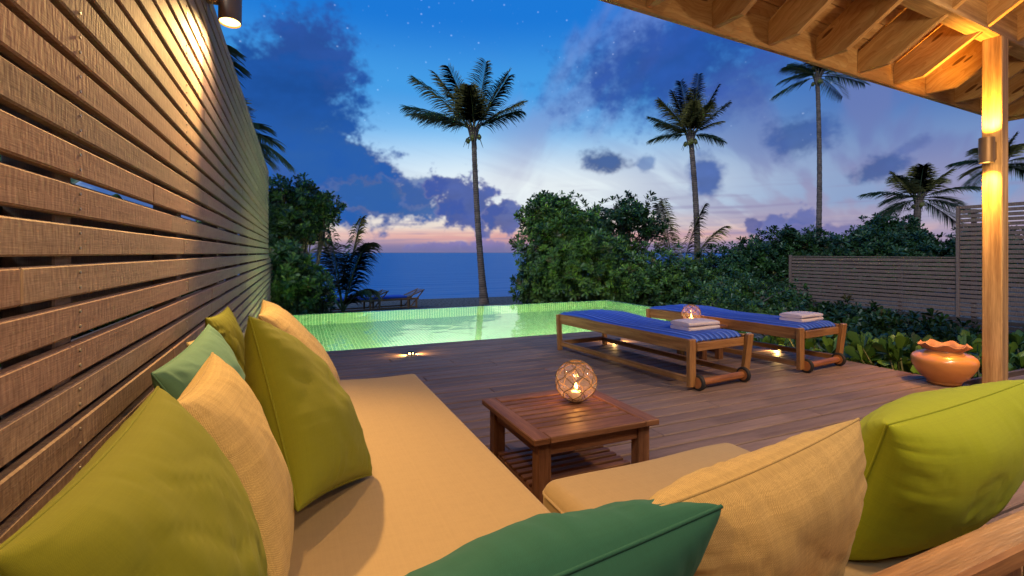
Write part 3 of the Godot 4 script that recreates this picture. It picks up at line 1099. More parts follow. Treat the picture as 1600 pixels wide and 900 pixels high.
# fronds: [angle in the plane across the view (0 right, 90 up), lean towards the viewer, length, droop]
func palm(label: String, base: Vector3, top: Vector3, bend: Vector3, r0: float, r1: float, fronds: Array, leaf_l: float, wind: Vector3, seed_: int, fm := "frond", nuts := 0, group := "coconut palms behind the pool", called := "coconut_palm", n := 46) -> Node3D:
	var r := RandomNumberGenerator.new()
	r.seed = seed_
	var o := thing(called, label, "palm tree", base, 0.0, group)
	var tp := top - base
	if tp.length() > 0.3:
		var b := MB.new()
		var pts := []
		var rad := []
		for k in 61:
			var s := k / 60.0
			pts.append(tp * s + bend * sin(PI * s))
			var swell := 0.55 * exp(-s * 14.0)
			rad.append(lerpf(r0, r1, pow(s, 0.6)) * (1.0 + swell + (0.05 if k % 2 == 0 else -0.03) + r.randf_range(-0.02, 0.02)))
		b.tube(pts, rad, 12, true, Vector2(1, 1))
		part("trunk", b.mesh(), M.bark, o)
		var sh := MB.new()  # the fibrous top of the trunk and old leaf bases
		for k in 12:
			var a := k * 2.4
			var d := Vector3(cos(a), 0.9, sin(a)).normalized()
			sh.tube([tp + Vector3(0, -0.35, 0) + Vector3(cos(a), 0, sin(a)) * r1 * 0.7, tp + d * 0.22 + Vector3(0, -0.1, 0), tp + d * 0.45], [0.05, 0.04, 0.02], 6)
		part("leaf_bases", sh.mesh(), M.bark, o)
	for q in fronds:
		var a := deg_to_rad(q[0] + r.randf_range(-3, 3))
		var d: Vector3 = (rgt * cos(a) + Vector3.UP * sin(a) - fwd * q[1]).normalized()
		part("frond", frond_mesh(d, q[2], q[3], leaf_l * (1.25 if called == "coconut_palm" else 1.0), wind, r, n + 14 if called == "coconut_palm" else n, 0.16, 1.15 if called == "coconut_palm" else 1.9), M[fm if r.randf() < 0.85 or fm != "frond" else "frond_olive"], o, Transform3D(Basis.IDENTITY, tp))
	for k in nuts:
		var b := MB.new()
		var pf := []
		for j in 9:
			var s := j / 8.0
			pf.append(Vector2(maxf(0.002, 0.085 * sin(PI * pow(s, 0.85))), (s - 0.5) * 0.24))
		b.lathe(pf, 12)
		var a := k * 1.7 + 0.4
		part("coconut", b.mesh(), M.frond_olive, o, Transform3D(Basis.IDENTITY, tp + Vector3(cos(a) * 0.2, -0.22 - 0.06 * (k % 3), sin(a) * 0.2)))
	if nuts:
		var b := MB.new()
		for k in 7:  # old flower stalks hanging below the crown
			var a := k * 0.9
			var d := Vector3(cos(a), 0, sin(a))
			b.tube([tp + Vector3(0, -0.2, 0), tp + d * 0.25 + Vector3(0, -0.28, 0), tp + d * 0.36 + Vector3(0, -0.58, 0)], [0.02, 0.015, 0.006], 5)
		part("dry_stalks", b.mesh(), M.stem, o)
	return o

func build_plants() -> void:
	var wind := -rgt * 0.5 + fwd * 0.1
	palm("tallest coconut palm left of centre with windswept fronds, standing alone on the beach", Vector3(6.06, -0.75, -16.11), Vector3(5.71, 5.42, -16.27), rgt * -0.05, 0.135, 0.085,
		[[156, 0.2, 2.4, 0.12], [146, -0.3, 2.6, 0.20], [133, 0.25, 2.75, 0.12], [118, -0.2, 2.7, 0.05], [105, 0.5, 2.4, 0.08], [92, -0.5, 2.3, 0.08], [76, 0.2, 2.5, 0.05], [62, -0.1, 2.75, 0.06], [50, 0.4, 2.5, 0.10], [40, -0.2, 2.5, 0.16], [31, 0.3, 2.1, 0.22], [150, 0.7, 1.9, 0.3], [84, 0.8, 2.0, 0.2]], 0.56, wind, 1, "frond", 3)
	palm("full headed coconut palm with olive inner fronds and ragged dry stalks, right of centre", Vector3(14.98, -0.7, -15.2), Vector3(14.755, 5.92, -15.35), rgt * 0.1, 0.15, 0.10,
		[[158, 0.3, 1.6, 0.14], [147, -0.2, 1.9, 0.10], [134, 0.3, 2.1, 0.08], [122, -0.3, 2.2, 0.06], [110, 0.4, 2.3, 0.05], [99, -0.4, 2.4, 0.04], [88, 0.4, 2.45, 0.04], [77, -0.3, 2.4, 0.05], [66, 0.3, 2.3, 0.06], [55, -0.2, 2.1, 0.08], [44, 0.4, 2.0, 0.10], [32, -0.2, 1.7, 0.16], [8, 0.1, 1.3, 0.35], [168, -0.3, 1.6, 0.30], [100, 0.9, 1.9, 0.2], [75, 0.9, 1.9, 0.25]], 0.40, wind * 0.3, 2, "frond_olive", 6)
	palm("very tall thin coconut palm whose drooping crown touches the veranda eave", Vector3(23.36, -0.6, -15.92), Vector3(23.39, 9.75, -15.9), rgt * 0.12, 0.15, 0.09,
		[[172, 0.3, 2.1, 0.35], [188, -0.2, 1.9, 0.25], [150, 0.2, 2.0, 0.30], [130, -0.3, 1.7, 0.3], [108, 0.3, 1.4, 0.2], [80, 0.3, 1.4, 0.2], [52, -0.3, 1.7, 0.3], [30, 0.3, 2.1, 0.35], [6, 0.1, 2.2, 0.28], [-4, -0.4, 1.9, 0.3]], 0.5, -rgt * 0.15, 3, "frond", 4)
	palm("low round headed coconut palm above the right-hand slatted fence", Vector3(25.45, -0.6, -12.8), Vector3(25.6, 3.55, -12.74), rgt * -0.06, 0.20, 0.13,
		[[186, 0.2, 2.1, 0.25], [168, 0.4, 2.3, 0.35], [152, -0.3, 2.3, 0.3], [135, 0.3, 2.1, 0.22], [115, -0.3, 1.8, 0.16], [98, 0.3, 1.7, 0.12], [80, -0.2, 1.75, 0.12], [62, 0.3, 1.9, 0.2], [45, -0.3, 2.2, 0.22], [30, 0.4, 2.3, 0.3], [14, -0.2, 2.3, 0.3], [-6, 0.3, 2.2, 0.3], [-26, 0.1, 2.1, 0.2], [200, -0.3, 1.8, 0.3]], 0.55, Vector3.ZERO, 4, "frond", 4)
	palm("coconut palm partly hidden behind the lit timber post", Vector3(26.3, -0.6, -10.24), Vector3(26.3, 4.75, -10.24), Vector3.ZERO, 0.16, 0.1,
		[[180, 0.2, 1.6, 0.3], [160, -0.2, 1.7, 0.3], [140, 0.3, 1.7, 0.25], [110, 0.2, 1.4, 0.2], [75, 0.2, 1.5, 0.2], [50, -0.2, 1.7, 0.25], [25, 0.2, 1.8, 0.3], [5, 0.3, 1.7, 0.3], [200, 0.2, 1.6, 0.2], [-15, 0.2, 1.6, 0.25]], 0.5, Vector3.ZERO, 5)
	# palms behind the tall fence, only their crowns show
	palm("palm crown showing above the left fence top beside the wall lamp", Vector3(-2.2, -0.6, -10.5), Vector3(-2.2, 4.6, -10.6), Vector3.ZERO, 0.15, 0.1,
		[[30, 0.1, 1.4, 0.3], [10, 0.2, 1.5, 0.3], [55, -0.2, 1.4, 0.2], [95, 0.2, 1.4, 0.2], [140, 0.2, 1.6, 0.3], [175, 0.1, 1.6, 0.3], [-10, 0.3, 1.2, 0.25]], 0.5, -rgt * 0.2, 6)
	palm("drooping palm crown leaning out from behind the far half of the left fence", Vector3(-1.9, -0.7, -14.7), Vector3(-1.6, 4.2, -14.7), Vector3.ZERO, 0.15, 0.1,
		[[20, 0.2, 1.4, 0.5], [5, -0.2, 1.45, 0.5], [45, 0.2, 1.3, 0.5], [80, 0.2, 1.3, 0.3], [120, 0.2, 1.4, 0.3], [165, 0.1, 1.5, 0.3], [-15, 0.3, 1.2, 0.4]], 0.5, -rgt * 0.1, 7)
	# young palms that rise from the ground
	palm("young palm with arching fronds beside the beach loungers", Vector3(1.15, -0.60, -13.7), Vector3(1.15, -0.45, -13.7), Vector3.ZERO, 0.1, 0.1,
		[[116, 0.15, 3.5, 0.52], [104, -0.2, 3.9, 0.42], [92, 0.1, 3.8, 0.28], [82, -0.1, 3.9, 0.34], [72, 0.2, 3.5, 0.42], [126, -0.2, 2.8, 0.7], [58, 0.1, 1.6, 0.5]], 0.58, rgt * -0.12, 8, "frond", 0, "young palms on the beach", "young_palm", 60)
	palm("young feathery palm around the foot of the olive coconut palm", Vector3(12.6, -0.6, -13.75), Vector3(12.6, -0.4, -13.75), Vector3.ZERO, 0.1, 0.1,
		[[128, 0.1, 3.4, 0.3], [115, -0.2, 4.2, 0.3], [103, 0.2, 4.6, 0.25], [94, -0.2, 4.6, 0.2], [84, 0.2, 4.6, 0.28], [70, -0.1, 4.5, 0.36], [58, 0.2, 4.3, 0.45], [48, 0.1, 3.8, 0.5]], 0.6, rgt * 0.3, 9, "frond_olive", 0, "young palms on the beach", "young_palm", 60)
	palm("young palm whose thin fronds rise behind the right hedge by the very tall palm", Vector3(22.9, -0.6, -14.3), Vector3(22.9, 0.6, -14.3), Vector3.ZERO, 0.1, 0.1,
		[[135, 0.1, 2.7, 0.42], [120, 0.1, 2.3, 0.4], [62, 0.1, 2.6, 0.3], [52, -0.1, 2.6, 0.4], [95, 0.3, 1.8, 0.3]], 0.45, rgt * 0.1, 10, "frond", 0, "young palms on the beach", "young_palm")
	palm("young palm with a low arching frond against the tall part of the right fence", Vector3(24.6, -0.6, -10.6), Vector3(24.6, 0.3, -10.6), Vector3.ZERO, 0.1, 0.1,
		[[105, 0.1, 2.2, 0.3], [125, 0.1, 2.4, 0.45], [80, 0.1, 2.3, 0.3], [140, 0.2, 2.2, 0.5], [60, 0.1, 2.2, 0.5]], 0.45, Vector3.ZERO, 11, "frond", 0, "young palms on the beach", "young_palm")

	var dk := Color(0.022, 0.065, 0.014)
	var lt := Color(0.13, 0.24, 0.030)
	bush("sea_lettuce_bush", "largest rounded green bush behind the pool, right of the lone palm", "bush", Vector3(7.1, -0.55, -12.3),
		[[Vector3(6.85, 1.30, -12.2), Vector3(1.05, 1.25, 1.2)], [Vector3(6.35, 0.1, -12.2), Vector3(0.7, 0.7, 0.9)], [Vector3(7.4, 0.55, -11.8), Vector3(1.6, 1.15, 1.2)], [Vector3(8.6, 0.25, -11.3), Vector3(1.3, 0.95, 1.1)], [Vector3(6.6, 2.15, -12.3), Vector3(0.8, 0.55, 0.8)], [Vector3(7.2, 1.75, -12.2), Vector3(0.9, 0.7, 0.9)]], 5200, 1.0, dk, lt, 21)
	bush("low_bush", "lower green bush sloping down right of the largest bush", "bush", Vector3(9.7, -0.55, -10.6),
		[[Vector3(9.5, 0.15, -10.7), Vector3(1.1, 0.75, 0.9)], [Vector3(10.6, 0.0, -10.2), Vector3(1.0, 0.6, 0.9)]], 1500, 0.95, dk, lt, 22)
	bush("open_tree", "thin open-branched small tree between the largest bush and the palms", "tree", Vector3(9.6, -0.6, -13.6),
		[[Vector3(9.5, 2.25, -13.2), Vector3(0.8, 0.5, 0.7)], [Vector3(10.2, 2.55, -13.1), Vector3(0.6, 0.45, 0.6)], [Vector3(10.6, 1.9, -12.9), Vector3(0.6, 0.4, 0.6)], [Vector3(9.2, 1.5, -13.2), Vector3(0.8, 0.6, 0.8)]], 620, 1.15, dk * 0.8, Color(0.05, 0.11, 0.02), 23, "", 0.2, 14)
	bush("beach_bush", "dense dark bush on the sand left of the right-hand fence end", "bush", Vector3(14.3, -0.6, -12.4),
		[[Vector3(13.6, 0.35, -12.3), Vector3(1.2, 0.95, 1.0)], [Vector3(14.9, 0.65, -12.0), Vector3(1.2, 1.1, 1.0)], [Vector3(13.0, 0.0, -12.8), Vector3(1.0, 0.7, 1.0)]], 2300, 1.05, dk * 0.8, Color(0.06, 0.14, 0.022), 24)
	bush("fence_end_shrub", "narrow upright dark shrub hugging the end post of the right fence", "bush", Vector3(15.6, -0.6, -11.4),
		[[Vector3(15.2, 0.5, -11.2), Vector3(0.8, 1.2, 0.8)], [Vector3(15.6, 1.1, -11.0), Vector3(0.7, 0.8, 0.7)], [Vector3(15.0, 1.75, -11.2), Vector3(0.25, 0.2, 0.25)]], 1100, 1.05, dk * 0.7, Color(0.045, 0.10, 0.02), 25)
	bush("ground_cover_shrub", "low spreading shrub at the corner of the pool behind the loungers", "bush", Vector3(8.4, -0.5, -7.9),
		[[Vector3(8.2, -0.15, -7.9), Vector3(1.0, 0.42, 0.8)], [Vector3(9.2, -0.15, -7.5), Vector3(1.0, 0.42, 0.8)], [Vector3(10.3, -0.1, -8.2), Vector3(1.0, 0.45, 0.9)]], 1100, 0.75, dk, Color(0.085, 0.17, 0.025), 26)
	bush("fence_backing_bush", "broad dark bush rising behind the low right-hand fence", "bush", Vector3(19.0, -0.6, -11.6),
		[[Vector3(18.0, 0.65, -11.9), Vector3(1.4, 1.05, 1.1)], [Vector3(19.6, 0.75, -11.3), Vector3(1.5, 1.1, 1.2)], [Vector3(21.2, 0.6, -10.9), Vector3(1.5, 1.05, 1.2)], [Vector3(16.7, 0.45, -11.8), Vector3(0.9, 0.9, 0.9)]], 3000, 1.25, dk * 0.75, Color(0.055, 0.12, 0.02), 27)
	bush("leafy_tree", "leafy small tree with gaps, right of the very tall thin palm", "tree", Vector3(22.0, -0.6, -12.0),
		[[Vector3(21.7, 1.75, -12.0), Vector3(0.9, 0.6, 0.9)], [Vector3(22.5, 2.0, -12.0), Vector3(0.8, 0.6, 0.9)], [Vector3(23.1, 1.35, -11.8), Vector3(0.8, 0.7, 0.9)], [Vector3(20.8, 1.5, -12.1), Vector3(0.6, 0.5, 0.7)]], 1150, 1.35, dk * 0.6, Color(0.045, 0.10, 0.02), 28, "", 0.3, 12)
	bush("corner_bush", "dark bush in the notch where the right fence steps up", "bush", Vector3(22.6, -0.6, -9.4),
		[[Vector3(22.2, 0.75, -9.6), Vector3(1.1, 0.95, 1.0)], [Vector3(23.6, 0.95, -9.3), Vector3(1.3, 1.0, 1.1)], [Vector3(23.6, 1.55, -9.6), Vector3(0.7, 0.6, 0.7)]], 1500, 1.3, dk * 0.55, Color(0.035, 0.08, 0.018), 29)
	bush("beach_tree", "leafy beach tree at the far end of the left fence", "tree", Vector3(0.0, -0.55, -12.4),
		[[Vector3(-0.35, 2.1, -12.4), Vector3(0.55, 0.7, 0.7)], [Vector3(0.15, 2.35, -12.3), Vector3(0.55, 0.45, 0.6)], [Vector3(0.55, 2.1, -12.2), Vector3(0.4, 0.35, 0.5)], [Vector3(-0.35, 1.3, -12.5), Vector3(0.5, 0.7, 0.6)], [Vector3(0.25, 1.7, -12.3), Vector3(0.5, 0.4, 0.5)]], 1000, 1.0, dk * 0.7, Color(0.07, 0.14, 0.022), 30, "", 0.3, 12)
	bush("beach_shrub", "low glossy shrub under the beach tree by the far pool corner", "bush", Vector3(-0.1, -0.55, -11.4),
		[[Vector3(-0.2, 0.45, -11.5), Vector3(0.5, 0.85, 0.7)], [Vector3(0.25, 0.25, -11.3), Vector3(0.45, 0.45, 0.55)], [Vector3(0.0, -0.15, -11.2), Vector3(0.5, 0.4, 0.5)]], 900, 0.95, dk, Color(0.075, 0.17, 0.025), 31)
	bush("fence_hedge", "hedge glimpsed through the gaps of the left fence", "hedge", Vector3(-1.4, -0.5, -3.0),
		[[Vector3(-1.5, 0.4, -1.0), Vector3(0.5, 0.9, 1.0)], [Vector3(-1.5, 0.5, -2.8), Vector3(0.5, 1.0, 1.2)], [Vector3(-1.5, 0.5, -5.0), Vector3(0.5, 1.0, 1.4)], [Vector3(-1.5, 0.5, -7.4), Vector3(0.5, 1.0, 1.4)]], 1600, 1.2, dk, lt, 32)
	for k in 4:
		var at: Vector3 = [Vector3(8.6, -0.5, -4.4), Vector3(9.9, -0.5, -3.4), Vector3(10.4, -0.5, -5.2), Vector3(11.2, -0.5, -6.8)][k]
		bush("plinth_plant", ["low dark plant between the hedge and the fence plinth", "low dark plant under the stepped part of the right fence", "low dark plant in front of the right fence's middle", "low dark plant near the far end of the right fence"][k], "plant", at,
			[[at + Vector3(0, 0.10, 0), Vector3(0.85, 0.22, 0.8)], [at + Vector3(0.5, 0.08, -0.6), Vector3(0.7, 0.2, 0.7)]], 420, 0.95, dk * 0.6, Color(0.05, 0.11, 0.02), 70 + k, "low plants before the right fence")
	# reeds with long narrow leaves near the fence end
	var rd := thing("grass_clump", "clump of long strappy leaves at the foot of the right fence end", "plant", Vector3(14.4, -0.6, -10.9))
	var r := RandomNumberGenerator.new()
	r.seed = 61
	var b := MB.new()
	for k in 130:
		var p := Vector3(r.randf_range(-1.2, 0.7), 0, r.randf_range(-0.4, 0.4))
		var l := r.randf_range(0.5, 0.95)
		var lean := Vector3(r.randfn() * 0.25, 0, r.randfn() * 0.25)
		var q := [p, p + Vector3(0, l * 0.6, 0) + lean * 0.3, p + Vector3(0, l * 0.9, 0) + lean * 0.9, p + Vector3(0, l * 0.8, 0) + lean * 1.5]
		b.tube(q, [0.012, 0.016, 0.012, 0.002], 3, false)
	part("leaf_blades", b.mesh(), M.reed, rd).set_meta("kind", "stuff")
	build_hedge()

func build_hedge() -> void:
	var r := RandomNumberGenerator.new()
	r.seed = 88
	var spots := [[5.75, -3.75, "hedge plant nearest the wheels of the right lounger"], [6.25, -3.25, "hedge plant between the right lounger and the clay pot, set back"], [5.85, -2.95, "broad-leaved hedge plant left of the clay pot at the deck edge"], [6.75, -2.75, "hedge plant behind the clay pot against the dark plinth"], [6.1, -4.6, "hedge plant behind the right lounger's towel"],
		[7.3, -3.6, "tall back-row hedge plant under the low fence"], [7.0, -4.9, "hedge plant right of the towel in the back row"], [7.6, -2.75, "hedge plant seen beside the lit post foot"], [6.0, -5.7, "hedge plant by the far side of the right lounger"], [8.6, -3.1, "hedge plant right of the post at the picture edge"]]
	var leafs := []
	for k in 4:
		var b := MB.new()
		add_leaf(b, Vector3.ZERO, Vector3(0, 1, 0.25), Vector3(0, 0.2, -1), 0.17 + 0.015 * k, 0.095, 0.3)
		leafs.append(b.mesh())
	var ms := [M.leaf, M.leaf_dark, M.leaf_light]
	for i in spots.size():
		var q: Array = spots[i]
		var o := thing("hedge_plant", q[2], "plant", Vector3(q[0], -0.5, q[1]), 0.0, "leafy plants along the deck edge")
		var st := MB.new()
		var xs := []
		var cs := []
		var heads := []
		for k in 24:
			var h := Vector3(r.randf_range(-0.48, 0.48), r.randf_range(0.10, 0.60), r.randf_range(-0.48, 0.48))
			if q[0] + h.x < 5.46: h.x = absf(h.x)
			if q[0] > 6.5: h.y *= 0.72
			heads.append(h)
			st.tube([Vector3(h.x * 0.2, -0.02, h.z * 0.2), h * Vector3(0.7, 0.55, 0.7), h], [0.014, 0.011, 0.008], 5)
		part("stems", st.mesh(), M.frond_stem, o)
		heads.sort_custom(func(a, c): return a.y - 0.4 * a.x > c.y - 0.4 * c.x)
		for k in heads.size():
			var h: Vector3 = heads[k]
			var out := Vector3(h.x, 0.5, h.z).normalized()
			var bs := towards(out + Vector3(r.randfn(), 0, r.randfn()) * 0.2, r)
			for j in 10:
				var a := j * 2.399
				var e := deg_to_rad(lerpf(10, 72, j / 9.0))
				var dir := bs * Vector3(cos(a) * cos(e), sin(e), sin(a) * cos(e))
				var lb := Basis.looking_at(-(bs.y - dir * bs.y.dot(dir) * 0.98).normalized(), dir)
				var tf := Transform3D(lb.scaled(Vector3.ONE * r.randf_range(0.75, 1.15)), h)
				if k < 3:
					part("leaf", leafs[j % 4], ms[r.randi() % 3], o, tf)
				else:
					xs.append(tf)
					cs.append(Color(0.045, 0.12, 0.022).lerp(Color(0.15, 0.28, 0.04), r.randf()))
		scatter(o, "foliage", leafs[1], xs, cs, M.leaf_mix)

# ---------------------------------------------------------------- sofa and pillows
func rounded(size: Vector3, r: float, dome := 0.0, n := 14) -> ArrayMesh:
	var b := MB.new()
	var h := size * 0.5
	var ticks := func(half: float) -> Array:
		var a := []
		for q in [0.0, 0.15, 0.35, 0.6, 0.85]: a.append(-half + r * q)
		for k in n + 1: a.append(lerpf(-half + r, half - r, float(k) / n))
		for q in [0.85, 0.6, 0.35, 0.15, 0.0]: a.append(half - r * q)
		return a
	for a in 3:
		var u := (a + 1) % 3
		var w := (a + 2) % 3
		var tu: Array = ticks.call(h[u])
		var tw: Array = ticks.call(h[w])
		for sg in [-1.0, 1.0]:
			var first := b.v.size()
			for i in tw.size():
				for j in tu.size():
					var p := Vector3.ZERO
					p[a] = sg * h[a]
					p[u] = tu[j]
					p[w] = tw[i]
					var inner := (h - Vector3.ONE * r)
					var q := p.clamp(-inner, inner)
					var nn := (p - q).normalized()
					var pos := q + nn * r
					if dome != 0.0:
						var fx := 1.0 - pow(absf(pos.x / h.x), 4)
						var fz := 1.0 - pow(absf(pos.z / h.z), 4)
						pos.y += dome * fx * fz * (1.0 if pos.y > 0 else -0.2) + (0.004 * sin(pos.x * 9.0 + pos.z * 4.0) + 0.003 * sin(pos.z * 11.0 - pos.x * 6.0 + 1.0)) * fx
					var uv := Vector2(pos[u], pos[w])
					b.vert(pos, nn, uv)
			for i in tw.size() - 1:
				for j in tu.size() - 1:
					var k := first + i * tu.size() + j
					if sg > 0:
						b.tri(k, k + 1, k + tu.size() + 1); b.tri(k, k + tu.size() + 1, k + tu.size())
					else:
						b.tri(k, k + tu.size() + 1, k + 1); b.tri(k, k + tu.size(), k + tu.size() + 1)
	return b.mesh()

func piping(x: float, z: float, y: float, r: float, rad := 0.0045) -> ArrayMesh:
	var b := MB.new()
	var pts := []
	var rs := []
	for c in 4:
		var sx: float = [1, -1, -1, 1][c]
		var sz: float = [1, 1, -1, -1][c]
		for k in 6:
			var a := c * PI / 2 + k / 5.0 * PI / 2
			pts.append(Vector3(sx * (x - r) + cos(a) * r, y, sz * (z - r) + sin(a) * r))
			rs.append(rad)
	pts.append(pts[0]); rs.append(rad)
	b.tube(pts, rs, 6, false)
	return b.mesh()

func build_sofa() -> void:
	var s := thing("corner_sofa", "low wooden corner sofa frame whose back rail shows at lower right", "sofa", Vector3(0, 0, 0))
	for q in [[Vector3(0.11, 0.19, -1.60), Vector3(1.00, 0.24, 2.28)], [Vector3(1.05, 0.19, -0.86), Vector3(0.72, 0.24, 0.86)]]:
		for k in 4:
			var b := MB.new()
			b.box(q[0] + Vector3(0, -0.085 + k * 0.066, 0), Vector3(q[1].x, 0.058, q[1].z), 0.004, Vector2(rng.randf(), rng.randf()))
			part("base_plank", b.mesh(), M.sofa_wood, s)
	for p in [Vector3(-0.34, 0.04, -2.66), Vector3(0.55, 0.04, -2.66), Vector3(1.36, 0.04, -1.22), Vector3(1.36, 0.04, -0.50), Vector3(-0.34, 0.04, -0.52)]:
		var b := MB.new()
		b.box(p, Vector3(0.07, 0.08, 0.07), 0.004)
		part("leg", b.mesh(), M.sofa_wood, s)
	var b := MB.new()
	b.box(Vector3(0.95, 0.60, -0.452), Vector3(2.16, 0.04, 0.066), 0.006, Vector2(0.2, 0.4))
	part("back_rail", b.mesh(), M.sofa_wood, s)
	b = MB.new()
	b.box(Vector3(0.95, 0.25, -0.452), Vector3(2.10, 0.07, 0.045), 0.005, Vector2(1.2, 0.4))
	part("lower_rail", b.mesh(), M.sofa_wood, s)
	for k in 17:
		b = MB.new()
		b.box(Vector3(-0.08 + k * 0.126, 0.43, -0.452), Vector3(0.07, 0.30, 0.022), 0.004, Vector2(rng.randf(), rng.randf()))
		part("back_slat", b.mesh(), M.sofa_wood, s)
	for x in [-0.10, 1.99]:
		b = MB.new()
		b.box(Vector3(x, 0.30, -0.452), Vector3(0.07, 0.56, 0.066), 0.005)
		part("back_post", b.mesh(), M.sofa_wood, s)
	b = MB.new()  # the seat frame under the pillow end
	b.box(Vector3(1.68, 0.27, -0.86), Vector3(0.54, 0.05, 0.86), 0.005, Vector2(0.7, 0.1))
	part("end_shelf", b.mesh(), M.sofa_wood, s)

	var c := thing("seat_cushion", "long cream seat cushion running beside the fence", "cushion", Vector3(0.115, 0.385, -1.61), 0.0, "cream sofa seat cushions")
	part("cover", rounded(Vector3(1.03, 0.13, 2.34), 0.035, 0.008, 30), M.cream, c)
	part("piping", piping(0.515, 1.17, 0.036, 0.035), M.cream, c)
	part("piping", piping(0.515, 1.17, -0.038, 0.035), M.cream, c)
	c = thing("seat_cushion", "short cream seat cushion in front of the cream and lime pillows", "cushion", Vector3(1.06, 0.385, -0.885), 0.0, "cream sofa seat cushions")
	part("cover", rounded(Vector3(0.78, 0.13, 0.875), 0.045, 0.008, 24), M.cream, c)
	part("piping", piping(0.39, 0.4375, 0.030, 0.05), M.cream, c)

# corners run round the pillow; side is the direction that the photographed face bulges to
func pillow(label: String, cs: Array, thick: float, m: Material, seed_: int, pinch := 0.07, wr := 1.0, sag := 0.2) -> Node3D:
	var mid: Vector3 = (cs[0] + cs[1] + cs[2] + cs[3]) * 0.25
	var o := thing("pillow", label, "pillow", mid, 0.0, "scatter pillows on the corner sofa")
	var nz := FastNoiseLite.new()
	nz.seed = seed_
	nz.frequency = 1.0
	nz.fractal_octaves = 2
	var nn: Vector3 = (cs[2] - cs[0]).cross(cs[3] - cs[1]).normalized()
	var size: float = (cs[0] - cs[1]).length()
	var b := MB.new()
	var n := 56
	var at := func(u: float, v: float) -> Vector3:
		var pu := u * (1.0 - pinch * (1.0 - v * v) * u * u)
		var pv := v * (1.0 - pinch * (1.0 - u * u) * v * v)
		var a: Vector3 = cs[0].lerp(cs[1], pu * 0.5 + 0.5)
		var d: Vector3 = cs[3].lerp(cs[2], pu * 0.5 + 0.5)
		return a.lerp(d, pv * 0.5 + 0.5) - mid
	for sg in [-1.0, 1.0]:
		var g := []
		for i in n + 1:
			var row := []
			var v: float = sin((i / float(n) - 0.5) * PI)
			for j in n + 1:
				var u: float = sin((j / float(n) - 0.5) * PI)
				var p: Vector3 = at.call(u, v)
				var prof := pow(maxf(0.0, (1.0 - u * u) * (1.0 - v * v)), 0.42)
				var full := thick * prof * (1.0 + 0.12 * nz.get_noise_3d(u * 0.8, v * 0.8, sg * 3.0))
				# gathers that run in from the seams
				var eu := exp(-(1.0 - absf(u)) * 6.5)
				var ev := exp(-(1.0 - absf(v)) * 6.5)
				var fold := 0.0
				fold += eu * (1.0 - eu * 0.8) * sin(v * 17.0 + nz.get_noise_2d(v * 4.0, sg * 9.0 + signf(u)) * 7.0) * (0.5 + nz.get_noise_2d(v * 2.0, 31.0 + sg))
				fold += ev * (1.0 - ev * 0.8) * sin(u * 17.0 + nz.get_noise_2d(u * 4.0, sg * 5.0 + 40.0 * signf(v)) * 7.0) * (0.5 + nz.get_noise_2d(u * 2.0, 77.0 + sg))
				var cor := absf(u * v)
				fold += pow(cor, 3.0) * sin((u - v) * 26.0 * signf(u * v)) * 0.3 * (1.0 - cor)
				var crease := nz.get_noise_3d(u * 1.5 + v * 0.8, v * 0.6 - u * 0.3, 8.0 + sg)
				full += wr * (0.014 * fold + 0.006 * nz.get_noise_3d(u * 2.2 - v, v * 1.1 + u * 0.5, 20.0 + sg) * prof - 0.0045 * exp(-absf(crease) * 14.0) * prof) * minf(1.0, prof * 2.2)
				full = maxf(full, 0.0)
				p += nn * sg * full
				p.y -= sag * 0.08 * prof * size
				row.append(p)
			g.append(row)
		b.grid(g, func(i, j): return Vector2(sin((j / float(n) - 0.5) * PI), sin((i / float(n) - 0.5) * PI)) * size * 0.5, sg < 0)
	part("cover", b.mesh(), m, o)
	var sb := MB.new()
	var pts := []
	var rs := []
	for e in 4:
		for k in 20:
			var s := sin((k / 20.0 - 0.5) * PI)
			pts.append([at.call(s, -1.0), at.call(1.0, s), at.call(-s, 1.0), at.call(-1.0, -s)][e])
			rs.append(0.0028)
	pts.append(pts[0]); rs.append(0.0028)
	sb.tube(pts, rs, 5, false)
	part("seam", sb.mesh(), m, o)
	return o

